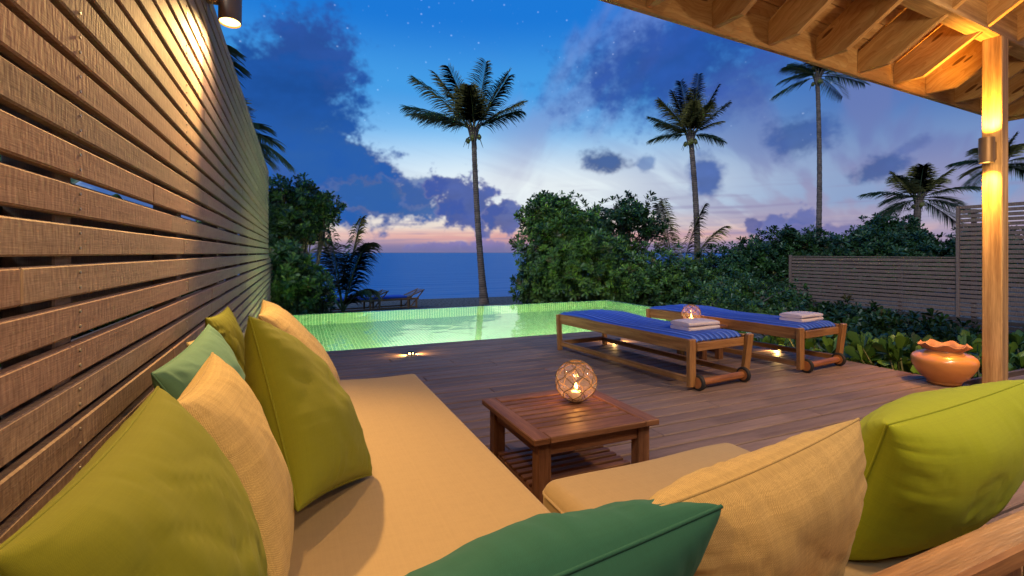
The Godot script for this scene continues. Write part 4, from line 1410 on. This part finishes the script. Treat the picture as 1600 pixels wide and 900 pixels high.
func build_pillows() -> void:
	pillow("large olive green pillow at the lower left, nearest the fence slats", [Vector3(-0.235, 0.88, -1.10), Vector3(-0.24, 0.87, -0.56), Vector3(-0.10, 0.47, -0.53), Vector3(-0.08, 0.47, -1.08)], 0.105, M.olive, 1)
	pillow("cream pillow tucked between the two large olive green pillows", [Vector3(-0.19, 0.88, -1.42), Vector3(-0.20, 0.86, -1.04), Vector3(-0.03, 0.465, -0.99), Vector3(-0.05, 0.465, -1.38)], 0.09, M.cream_pillow, 2, 0.07, 0.6)
	pillow("large olive green pillow with a long front seam leaning on the cream pillow", [Vector3(-0.118, 0.955, -1.53), Vector3(0.004, 0.575, -1.15), Vector3(0.205, 0.475, -1.49), Vector3(0.02, 0.73, -1.95)], 0.105, M.olive, 3, 0.05)
	pillow("pale sea green pillow against the fence behind the olive pillow", [Vector3(-0.36, 0.80, -1.62), Vector3(-0.30, 0.86, -2.15), Vector3(-0.13, 0.475, -2.12), Vector3(-0.18, 0.47, -1.62)], 0.085, M.seafoam, 4)
	pillow("bright cream pillow farthest along the sofa, in front of the pool", [Vector3(-0.15, 0.895, -2.74), Vector3(-0.14, 0.87, -2.28), Vector3(0.17, 0.47, -2.22), Vector3(0.19, 0.47, -2.68)], 0.085, M.cream_pillow, 5)
	pillow("small bit of cream pillow squeezed behind the sea green pillow", [Vector3(-0.32, 0.83, -2.30), Vector3(-0.33, 0.83, -1.92), Vector3(-0.20, 0.50, -1.92), Vector3(-0.20, 0.50, -2.30)], 0.055, M.cream_pillow, 6)
	pillow("olive pillow at the far end of the sofa against the fence", [Vector3(-0.30, 0.87, -2.72), Vector3(-0.34, 0.86, -2.36), Vector3(-0.24, 0.48, -2.34), Vector3(-0.20, 0.47, -2.72)], 0.06, M.olive, 7)
	pillow("coarse cream pillow with a curved top seam against the back rail", [Vector3(0.945, 0.825, -0.565), Vector3(0.405, 0.80, -0.50), Vector3(0.40, 0.465, -0.60), Vector3(0.95, 0.465, -0.66)], 0.10, M.cream_pillow, 8)
	pillow("bright lime green pillow at the right end of the sofa", [Vector3(1.74, 0.80, -0.62), Vector3(1.04, 0.80, -0.57), Vector3(1.06, 0.465, -0.70), Vector3(1.76, 0.48, -0.76)], 0.125, M.lime, 9, 0.05, 0.8)
	pillow("dark teal pillow lying nearest the camera at the bottom", [Vector3(0.515, 0.795, -0.480), Vector3(0.0, 0.80, -0.41), Vector3(-0.05, 0.46, -0.71), Vector3(0.49, 0.46, -0.78)], 0.105, M.teal, 10, 0.05)

# ---------------------------------------------------------------- table with globe
func globe(label: String, at: Vector3, r: float) -> void:
	var o := thing("globe_lantern", label, "lantern", at, 0.0, "rope-netted glass globe lanterns")
	var b := MB.new()
	var pf := []
	for k in 25:
		var a := lerpf(-PI / 2 + 0.30, PI / 2 - 0.32, k / 24.0)
		pf.append(Vector2(cos(a) * r, r + sin(a) * r * 0.96))
	b.lathe(pf, 40)
	part("glass", b.mesh(), M.globe_glass, o)
	b = MB.new()
	var turns := 7
	for k in turns:
		for s in [-1.0, 1.0]:
			var pts := []
			var rs := []
			for j in 33:
				var u := j / 32.0
				var la := lerpf(-PI / 2 + 0.32, PI / 2 - 0.34, u)
				var lo: float = TAU * k / turns + s * (u * 2.6) + 0.06 * sin(j * 0.9 + k)
				pts.append(Vector3(cos(la) * cos(lo) * (r + 0.003), r + sin(la) * (r * 0.96 + 0.003), cos(la) * sin(lo) * (r + 0.003)))
				rs.append(0.0023)
			b.tube(pts, rs, 5, false)
	for e in [-PI / 2 + 0.32, PI / 2 - 0.34]:
		var pts := []
		var rs := []
		for j in 25:
			var lo := TAU * j / 24.0
			pts.append(Vector3(cos(e) * cos(lo) * (r + 0.003), r + sin(e) * (r * 0.96 + 0.003), cos(e) * sin(lo) * (r + 0.003)))
			rs.append(0.005)
		b.tube(pts, rs, 6, false)
	part("rope_net", b.mesh(), M.rope, o)
	b = MB.new()
	b.lathe([Vector2(0.001, 0.012), Vector2(0.03, 0.012), Vector2(0.031, 0.05), Vector2(0.02, 0.052), Vector2(0.001, 0.050)], 20)
	part("candle", b.mesh(), M.wax, o)
	b = MB.new()
	b.lathe([Vector2(0.001, 0.056), Vector2(0.009, 0.066), Vector2(0.010, 0.074), Vector2(0.005, 0.090), Vector2(0.001, 0.100)], 12)
	part("flame", b.mesh(), M.flame, o)
	var l := OmniLight3D.new()
	l.name = "candle_light"
	l.light_color = Color(1.0, 0.66, 0.30)
	l.light_energy = 0.04
	l.light_size = 0.012
	l.omni_range = 12.0
	l.omni_attenuation = 2.0
	l.shadow_enabled = true
	l.position = Vector3(0, 0.076, 0)
	o.add_child(l)

func slat_table(label: String, at: Vector3, sx: float, sz: float, h: float, slats: int) -> void:
	var o := thing("coffee_table", label, "table", at)
	var wood_ := func() -> Material: return M["table%d" % (rng.randi() % 3)]
	var fr := 0.075
	for s in [-1.0, 1.0]:
		var b := MB.new()
		b.box(Vector3(s * (sx * 0.5 - fr * 0.5), h - 0.014, 0), Vector3(fr, 0.028, sz), 0.004, Vector2(rng.randf(), rng.randf()))
		part("top_frame", b.mesh(), wood_.call(), o)
		b = MB.new()
		b.box(Vector3(0, h - 0.014, s * (sz * 0.5 - fr * 0.5)), Vector3(sx - fr * 2 - 0.002, 0.0275, fr), 0.004, Vector2(rng.randf(), rng.randf()))
		part("top_frame", b.mesh(), wood_.call(), o)
	var inner := sz - fr * 2
	var w := inner / slats
	for k in slats:
		var b := MB.new()
		b.box(Vector3(0, h - 0.016, -inner * 0.5 + (k + 0.5) * w), Vector3(sx - fr * 2 - 0.002, 0.022, w - 0.011), 0.003, Vector2(rng.randf() * 2, rng.randf()))
		part("top_slat", b.mesh(), wood_.call(), o)
	var ix := sx * 0.5 - 0.065
	var iz := sz * 0.5 - 0.060
	for x in [-1.0, 1.0]:
		for z in [-1.0, 1.0]:
			var b := MB.new()
			b.box(Vector3(x * ix, (h - 0.03) * 0.5, z * iz), Vector3(0.062, h - 0.03, 0.062), 0.004, Vector2(rng.randf(), rng.randf()))
			part("leg", b.mesh(), wood_.call(), o)
	for s in [-1.0, 1.0]:
		var b := MB.new()
		b.box(Vector3(0, h - 0.062, s * (iz + 0.008)), Vector3(ix * 2 - 0.064, 0.06, 0.022), 0.003)
		part("apron", b.mesh(), wood_.call(), o)
		b = MB.new()
		b.box(Vector3(s * (ix + 0.008), h - 0.062, 0), Vector3(0.022, 0.06, iz * 2 - 0.064), 0.003)
		part("apron", b.mesh(), wood_.call(), o)
		b = MB.new()
		b.box(Vector3(s * ix, 0.075, 0), Vector3(0.03, 0.035, iz * 2 - 0.064), 0.003)
		part("shelf_rail", b.mesh(), wood_.call(), o)
	for k in 8:
		var b := MB.new()
		b.box(Vector3(0, 0.102, -iz + 0.05 + k * (iz * 2 - 0.1) / 7.0), Vector3(ix * 2 + 0.03, 0.016, 0.036), 0.003, Vector2(rng.randf(), rng.randf()))
		part("shelf_slat", b.mesh(), wood_.call(), o)

func build_table() -> void:
	slat_table("square slatted brown coffee table in front of the sofa", Vector3(1.22, 0, -2.11), 0.65, 0.62, 0.36, 8)
	globe("large glass globe lantern in brown rope netting on the coffee table", Vector3(1.33, 0.361, -2.19), 0.105)

# ---------------------------------------------------------------- loungers
func lounger(label: String, at: Vector3, turn: float, group := "wooden sun loungers on the deck") -> Node3D:
	var o := thing("sun_lounger", label, "sun lounger", at, turn, group)
	var hw := 0.33
	var hl := 1.0
	var top := 0.415
	for s in [-1.0, 1.0]:
		var b := MB.new()
		b.box(Vector3(s * (hw - 0.018), top - 0.055, 0), Vector3(0.034, 0.11, hl * 2 - 0.04), 0.005, Vector2(rng.randf(), rng.randf()))
		part("side_rail", b.mesh(), M.teak, o)
		b = MB.new()
		b.box(Vector3(s * (hw - 0.02), 0.075, -0.01), Vector3(0.036, 0.05, hl * 2 - 0.10), 0.004, Vector2(rng.randf(), rng.randf()))
		part("base_rail", b.mesh(), M.teak, o)
		var off := 0.05 if s > 0 else 0.0
		b = MB.new()
		b.bar(Vector3(s * (hw + 0.004), 0.03, hl - 0.035), Vector3(s * (hw + 0.006), top + 0.005, hl - 0.035 + off), 0.042, 0.075, 0.005, Vector3.RIGHT)
		part("leg", b.mesh(), M.teak, o)
		b = MB.new()
		b.bar(Vector3(s * (hw + 0.002), 0.0, -hl + 0.06), Vector3(s * (hw + 0.002), top - 0.004, -hl + 0.03), 0.040, 0.055, 0.005, Vector3.RIGHT)
		part("leg", b.mesh(), M.teak, o)
		var w := part("wheel", wheel_mesh(), M.rubber, o, Transform3D(Basis.IDENTITY, Vector3(s * (hw - 0.045), 0.065, hl - 0.005)))
		var hub := MB.new()
		hub.tube([Vector3(-0.021, 0, 0), Vector3(0.021, 0, 0)], [0.046, 0.046], 20)
		part("hub", hub.mesh(), M.teak_red, w)
	var ax := MB.new()
	ax.tube([Vector3(-hw + 0.07, 0.065, hl - 0.005), Vector3(hw - 0.07, 0.065, hl - 0.005)], [0.030, 0.030], 16, true, Vector2(1, 0.2))
	part("axle", ax.mesh(), M.teak_red, o)
	for q in [[top - 0.06, hl - 0.02, 0.07], [top - 0.06, -hl + 0.03, 0.08], [0.085, -hl + 0.06, 0.05], [top - 0.07, 0.1, 0.05]]:
		var b := MB.new()
		b.box(Vector3(0, q[0], q[1]), Vector3(hw * 2 - 0.075, q[2], 0.03), 0.004, Vector2(rng.randf(), rng.randf()))
		part("cross_rail", b.mesh(), M.teak, o)
	for k in 15:
		var b := MB.new()
		b.box(Vector3(0, top - 0.022, -hl + 0.14 + k * 0.122), Vector3(hw * 2 - 0.075, 0.016, 0.06), 0.003, Vector2(rng.randf(), rng.randf()))
		part("bed_slat", b.mesh(), M.teak, o)
	return o

var wheel_shape: ArrayMesh
func wheel_mesh() -> ArrayMesh:
	if wheel_shape == null:
		var b := MB.new()
		b.xf = Transform3D(Basis(Vector3(0, 1, 0), Vector3(1, 0, 0), Vector3(0, 0, -1)), Vector3.ZERO)
		b.lathe([Vector2(0.044, -0.017), Vector2(0.058, -0.018), Vector2(0.065, -0.010), Vector2(0.066, 0.0), Vector2(0.065, 0.010), Vector2(0.058, 0.018), Vector2(0.044, 0.017)], 28)
		wheel_shape = b.mesh()
	return wheel_shape

func lounger_pad(label: String, at: Vector3, turn: float, seed_: int) -> void:
	var o := thing("lounger_pad", label, "cushion", at, turn, "blue striped lounger pads")
	var b := MB.new()
	var hw := 0.325
	var hl := 1.005
	var nz := FastNoiseLite.new()
	nz.seed = seed_
	nz.frequency = 1.6
	var g := []
	var u_of := []
	var n := 44
	for i in 60:
		var row := []
		var z := lerpf(-hl, hl, i / 59.0)
		for j in n + 1:
			var u := lerpf(-1.0, 1.0, j / float(n))
			var x := u * hw
			var rib := 0.003 * absf(sin(u * 5.5 * PI))
			var y := 0.020 + rib + 0.006 * nz.get_noise_2d(x * 2.0, z * 1.5) + 0.016 * exp(-pow((z + 0.55) / 0.28, 2.0)) - 0.010 * exp(-pow((z - 0.05) / 0.35, 2.0))
			y -= 0.022 * pow(absf(u), 14.0)
			if i >= 57: y -= (i - 56) * 0.012 + 0.004 * sin(u * 11.0 * PI) * (i - 56) * 0.3
			if i < 2: y -= (2 - i) * 0.012
			row.append(Vector3(x, y, z + (0.0 if i < 57 else -0.018 * (i - 57))))
		g.append(row)
	b.grid(g, func(i, j): return Vector2(j / float(n), i / 59.0), true)
	var low := []
	for i in 60:
		var row := []
		for j in n + 1:
			var p: Vector3 = g[i][j]
			row.append(Vector3(p.x, minf(p.y - 0.006, 0.004), p.z))
		low.append(row)
	b.grid(low, func(i, j): return Vector2(j / float(n), i / 59.0))
	for s in [0, n]:
		var side := []
		for i in 60: side.append([g[i][s], low[i][s]])
		b.grid(side, func(i, j): return Vector2(0.3, 0.5))
	part("cover", b.mesh(), M.stripe, o)

func towel(label: String, at: Vector3, turn: float) -> void:
	var o := thing("folded_towel", label, "towel", at, turn, "folded towels on the loungers")
	# the fold: a long spiral outline drawn out sideways
	for k in 2:
		var b := MB.new()
		var sec := []
		var w := 0.132 - 0.003 * k
		var h := 0.021
		for j in 29:
			var a := TAU * j / 28.0
			sec.append(Vector2(signf(cos(a)) * pow(absf(cos(a)), 0.45) * w, signf(sin(a)) * pow(absf(sin(a)), 0.6) * h))
		var g := []
		for i in 13:
			var row := []
			var x := lerpf(-0.19, 0.19, i / 12.0)
			var en := 1.0 - 0.10 * pow(absf(x / 0.19), 6.0)
			for p in sec: row.append(Vector3(x + 0.003 * sin(p.x * 40.0 + k), 0.020 + k * 0.040 + p.y * en + 0.0025 * sin(x * 14.0 + k * 2.0), p.x * en + 0.002 * sin(x * 9.0 + k)))
			g.append(row)
		b.grid(g, func(i, j): return Vector2(i * 0.12, j * 0.08))
		for e in [0, 12]:
			var pts := []
			for p in g[e]: pts.append(p)
			pts.pop_back()
			b.face(pts, Vector3(-1 if e == 0 else 1, 0, 0))
		part("fold", b.mesh(), M.white_towel, o)

func build_loungers() -> void:
	var l1 := Vector3(3.22, 0, -4.07)
	var l2 := Vector3(4.58, 0, -4.12)
	lounger("wooden sun lounger nearest the coffee table, wheels towards us", l1, 0.085)
	lounger_pad("blue striped pad on the lounger nearest the coffee table", l1 + Vector3(0, 0.417, 0), 0.085, 3)
	lounger("wooden sun lounger at the right, by the hedge and deck edge", l2, 0.11)
	lounger_pad("blue striped pad on the right lounger beside the hedge", l2 + Vector3(0, 0.417, 0), 0.11, 4)
	towel("folded white towel on the lounger nearest the coffee table", Vector3(3.36, 0.432, -3.44), 0.05)
	towel("folded white towel on the right lounger in front of the hedge", Vector3(4.78, 0.432, -3.42), 0.10)
	slat_table("small slatted side table half hidden between the two loungers", Vector3(4.02, 0, -4.05), 0.36, 0.44, 0.36, 5)
	globe("small glowing globe lantern between the two loungers", Vector3(3.99, 0.361, -4.14), 0.10)

func build_beach() -> void:
	for k in 2:
		var at: Vector3 = [Vector3(1.55, 0, -14.6), Vector3(2.75, 0, -15.2)][k]
		at.y = ground_y(at.x, at.z) + 0.01
		var lab: String = ["left beach lounger behind the young palm on the sand", "right beach lounger with its wooden backrest raised, on the sand"][k]
		var o := thing("beach_lounger", lab, "sun lounger", at, 0.18, "wooden loungers on the beach")
		var hl := 0.80
		for s in [-1.0, 1.0]:
			var b := MB.new()
			b.box(Vector3(-0.1, 0.30, s * 0.28), Vector3(1.6, 0.06, 0.03), 0.004)
			part("side_rail", b.mesh(), M.sofa_wood, o)
			for x in [-0.82, 0.35, 0.62]:
				b = MB.new()
				b.box(Vector3(x, 0.15, s * 0.285), Vector3(0.05, 0.31, 0.045), 0.004)
				part("leg", b.mesh(), M.sofa_wood, o)
			b = MB.new()
			b.bar(Vector3(0.30, 0.32, s * 0.25), Vector3(0.90, 0.56, s * 0.25), 0.04, 0.03, 0.004)
			part("backrest_frame", b.mesh(), M.sofa_wood, o)
			b = MB.new()
			b.bar(Vector3(0.45, 0.06, s * 0.24), Vector3(0.86, 0.52, s * 0.24), 0.035, 0.03, 0.004)
			part("backrest_strut", b.mesh(), M.sofa_wood, o)
			b = MB.new()
			b.box(Vector3(-0.1, 0.05, s * 0.28), Vector3(1.5, 0.04, 0.03), 0.004)
			part("base_rail", b.mesh(), M.sofa_wood, o)
		for i in 9:
			var b := MB.new()
			b.box(Vector3(0.33 + i * 0.068, 0.335 + i * 0.0272, 0), Vector3(0.05, 0.016, 0.5), 0.003)
			part("backrest_slat", b.mesh(), M.sofa_wood, o)
		for i in 11:
			var b := MB.new()
			b.box(Vector3(-0.84 + i * 0.11, 0.315, 0), Vector3(0.06, 0.016, 0.53), 0.003)
			part("bed_slat", b.mesh(), M.sofa_wood, o)
		var c := thing("beach_pad", ["blue pad on the left beach lounger", "blue pad on the right beach lounger"][k], "cushion", at + Vector3(0, 0.325, 0), 0.18, "blue pads on the beach loungers")
		part("cover", rounded(Vector3(1.18, 0.07, 0.56), 0.03, 0.004, 6), M.beach_blue, c, Transform3D(Basis.IDENTITY, Vector3(-0.26, 0.036, 0)))

# ---------------------------------------------------------------- lamps
func spot(parent: Node, at: Vector3, dir: Vector3, e: float, ang: float, c: Color, blend := 0.8, size := 0.03) -> void:
	var l := SpotLight3D.new()
	l.name = "lamp_light"
	l.light_color = c
	l.light_energy = e
	l.spot_angle = ang
	l.spot_angle_attenuation = blend
	l.spot_range = 30.0
	l.spot_attenuation = 2.0
	l.light_size = size
	l.shadow_enabled = true
	parent.add_child(l, true)
	l.position = at
	l.basis = Basis.looking_at(dir.normalized(), Vector3.RIGHT if absf(dir.normalized().y) > 0.9 else Vector3.UP)

func can(o: Node, axis: Vector3, l: float, r: float, lens_name := "lens") -> void:  # an open-ended tube lamp, light end at the origin side along axis
	var b := MB.new()
	axis = axis.normalized()
	b.tube([axis * 0.0, axis * -0.004, axis * -l, axis * -(l + 0.004)], [r - 0.003, r, r, r - 0.003], 28, false)
	b.tube([axis * 0.0, axis * -l], [r - 0.004, r - 0.004], 28, false)
	b.tube([axis * -(l - 0.002), axis * -(l + 0.002)], [r - 0.001, r - 0.001], 28)
	part("lamp_body", b.mesh(), M.lamp_metal, o)
	b = MB.new()
	b.tube([axis * -0.016, axis * -0.010], [r - 0.006, r - 0.006], 28)
	part(lens_name, b.mesh(), M.warm_lens, o)

const WARM := Color(1.0, 0.84, 0.64)
const AMBER := Color(1.0, 0.70, 0.27)
func fence_lamp(label: String, at: Vector3, dir: Vector3, e: float, ang: float) -> void:
	var o := thing("wall_lamp", label, "lamp", at, 0.0, "tube lamps on the left fence")
	can(o, Vector3(0.0, -1.0, 0.12), 0.20, 0.058)
	var b := MB.new()
	b.box(Vector3(-0.085, 0.12, 0.0) - dir.normalized() * 0.0, Vector3(0.06, 0.05, 0.05), 0.006)
	part("bracket", b.mesh(), M.lamp_metal, o)
	spot(o, Vector3(0, -0.014, 0.002), dir, e, ang, Color(1.0, 0.79, 0.48), 1.0, 0.045)
	spot(o, Vector3(0, -0.014, 0.0), Vector3(0, -1, -0.1), e * 0.10, 78.0, Color(1.0, 0.85, 0.65), 1.0, 0.045)

func build_lamps() -> void:
	fence_lamp("tube lamp shining down from the top of the left fence", Vector3(-0.335, 2.41, -3.13), Vector3(-0.02, -1.0, 0.92), 10.5, 36.0)
	# the next one of the row stands over the near end of the sofa
	fence_lamp("tube lamp on the left fence over the near end of the sofa", Vector3(-0.335, 2.41, -0.55), Vector3(0.02, -1.0, 0.05), 1.6, 70.0)
	var o := thing("post_lamp", "dark tube lamp lighting the veranda post up and down", "lamp", Vector3(5.195, 1.87, -2.105))
	can(o, Vector3.DOWN, 0.10, 0.05, "lower_lens")
	var up := Node3D.new()
	up.name = "upper_half"
	o.add_child(up)
	up.position = Vector3(0, 0.206, 0)
	can(up, Vector3.UP, 0.10, 0.05, "upper_lens")
	var b := MB.new()
	b.box(Vector3(0.055, 0.10, 0), Vector3(0.045, 0.15, 0.07), 0.005)
	part("bracket", b.mesh(), M.lamp_metal, o)
	spot(o, Vector3(0, -0.012, 0), Vector3(0.10, -1, 0), 4.0, 44.0, AMBER, 1.0, 0.03)
	spot(o, Vector3(0, 0.218, 0), Vector3(0.10, 1, 0), 5.2, 52.0, AMBER, 1.0, 0.03)
	# ceiling lamps of the veranda, out of the picture
	for k in 2:
		var p: Vector3 = [Vector3(1.2, 3.10, 0.5), Vector3(4.2, 2.75, -0.9)][k]
		var c := thing("ceiling_lamp", ["round ceiling lamp over the sofa", "round ceiling lamp over the right of the veranda"][k], "lamp", p, 0.0, "veranda ceiling lamps")
		b = MB.new()
		b.tube([Vector3(0, 0.02, 0), Vector3(0, 1.2, 0)], [0.008, 0.008], 8)
		part("rod", b.mesh(), M.lamp_metal, c)
		b = MB.new()
		b.lathe([Vector2(0.15, -0.06), Vector2(0.148, 0.0), Vector2(0.10, 0.04), Vector2(0.001, 0.05)], 32)
		b.lathe([Vector2(0.001, 0.045), Vector2(0.095, 0.036), Vector2(0.142, -0.002), Vector2(0.146, -0.06)], 32)
		part("shade", b.mesh(), M.lamp_metal, c)
		b = MB.new()
		b.tube([Vector3(0, 0.0, 0), Vector3(0, -0.01, 0)], [0.12, 0.12], 32)
		part("lens", b.mesh(), M.warm_lens, c)
		spot(c, Vector3(0, -0.03, 0), Vector3.DOWN, [4.2, 8.0][k], 76.0, WARM, 0.4, 0.11)
		var l := OmniLight3D.new()
		l.name = "shade_glow"
		l.light_color = WARM
		l.light_energy = [1.1, 1.4][k]
		l.light_size = 0.10
		l.omni_range = 20.0
		l.omni_attenuation = 2.0
		l.shadow_enabled = true
		l.position = Vector3(0, -0.20, 0)
		c.add_child(l)
	# low two-way marker lights on the deck
	var spots := [["low deck marker light near the pool edge, left of the loungers", Vector3(1.17, 0, -5.42)], ["low deck marker light shining under the lounger nearest the coffee table", Vector3(3.74, 0, -5.14)], ["low deck marker light between the two loungers", Vector3(5.13, 0, -3.93)]]
	for q in spots:
		var m := thing("deck_light", q[0], "lamp", q[1], 0.0, "low deck marker lights")
		b = MB.new()
		b.lathe([Vector2(0.034, 0.026), Vector2(0.040, 0.029), Vector2(0.036, 0.036), Vector2(0.022, 0.044), Vector2(0.001, 0.046)], 24)
		b.lathe([Vector2(0.001, 0.001), Vector2(0.042, 0.001), Vector2(0.042, 0.006), Vector2(0.001, 0.006)], 24)
		for z in [-1.0, 1.0]: b.box(Vector3(0, 0.016, z * 0.024), Vector3(0.02, 0.022, 0.012), 0.002)
		part("cap", b.mesh(), M.marker_metal, m)
		for s in [-1.0, 1.0]:
			b = MB.new()
			b.tube([Vector3(s * 0.012, 0.007, 0), Vector3(s * 0.012, 0.026, 0)], [0.014, 0.014], 12)
			part("lens", b.mesh(), M.marker_lens, m)
			spot(m, Vector3(s * 0.045, 0.022, 0), Vector3(s, -0.25, 0), 0.35, 70.0, Color(1.0, 0.78, 0.45), 1.0, 0.012)
	# lamps under water in the near wall
	for k in 3:
		var p: Vector3 = [Vector3(1.75, -0.55, PZ0 - 0.002), Vector3(4.2, -0.55, PZ0 - 0.002), Vector3(6.3, -0.55, PZ0 - 0.002)][k]
		var m := thing("pool_lamp", ["underwater pool lamp by the brightest patch of the pool", "underwater pool lamp behind the lounger nearest the coffee table", "underwater pool lamp at the right end of the pool"][k], "lamp", p, 0.0, "underwater pool lamps")
		b = MB.new()
		b.tube([Vector3(0, 0, 0), Vector3(0, 0, -0.02)], [0.10, 0.095], 28)
		part("rim", b.mesh(), M.steel, m)
		b = MB.new()
		b.tube([Vector3(0, 0, -0.018), Vector3(0, 0, -0.026)], [0.08, 0.075], 28)
		part("lens", b.mesh(), M.pool_lens, m)
		var l := OmniLight3D.new()
		l.name = "pool_light"
		l.light_color = [Color(1.0, 0.97, 0.72), Color(1.0, 0.95, 0.62), Color(1.0, 0.93, 0.55)][k]
		l.light_energy = [7.5, 2.8, 4.0][k]
		l.light_size = 0.07
		l.omni_range = 12.0
		l.omni_attenuation = 2.0
		l.shadow_enabled = true
		l.position = Vector3(0, 0, -0.11)
		m.add_child(l)

func build_pot() -> void:
	var o := thing("clay_pot", "round glazed terracotta pot with a wavy rim at the deck edge", "pot", Vector3(5.12, 0.0, -2.36))
	var b := MB.new()
	var pf := [Vector2(0.001, 0.002), Vector2(0.115, 0.002), Vector2(0.120, 0.02), Vector2(0.125, 0.035), Vector2(0.155, 0.06), Vector2(0.190, 0.105), Vector2(0.214, 0.15), Vector2(0.226, 0.19), Vector2(0.226, 0.215), Vector2(0.214, 0.24), Vector2(0.185, 0.262), Vector2(0.150, 0.275), Vector2(0.130, 0.283), Vector2(0.128, 0.292)]
	b.lathe(pf, 56)
	part("body", b.mesh(), M.terracotta, o)
	b = MB.new()
	var wob := func(i, a):
		var s: float = [0.0, 0.3, 0.8, 1.0, 1.0, 0.8, 0.3, 0.0][i]
		return Vector2(0.012 * s * sin(a * 9.0), 0.012 * s * sin(a * 7.0 + 1.0))
	b.lathe([Vector2(0.128, 0.290), Vector2(0.140, 0.305), Vector2(0.158, 0.325), Vector2(0.172, 0.340), Vector2(0.166, 0.345), Vector2(0.150, 0.332), Vector2(0.128, 0.310), Vector2(0.112, 0.25)], 72, wob)
	part("wavy_rim", b.mesh(), M.terracotta_rim, o)
	b = MB.new()
	b.lathe([Vector2(0.001, 0.262), Vector2(0.118, 0.262)], 24)
	part("dark_inside", b.mesh(), M.soil, o)
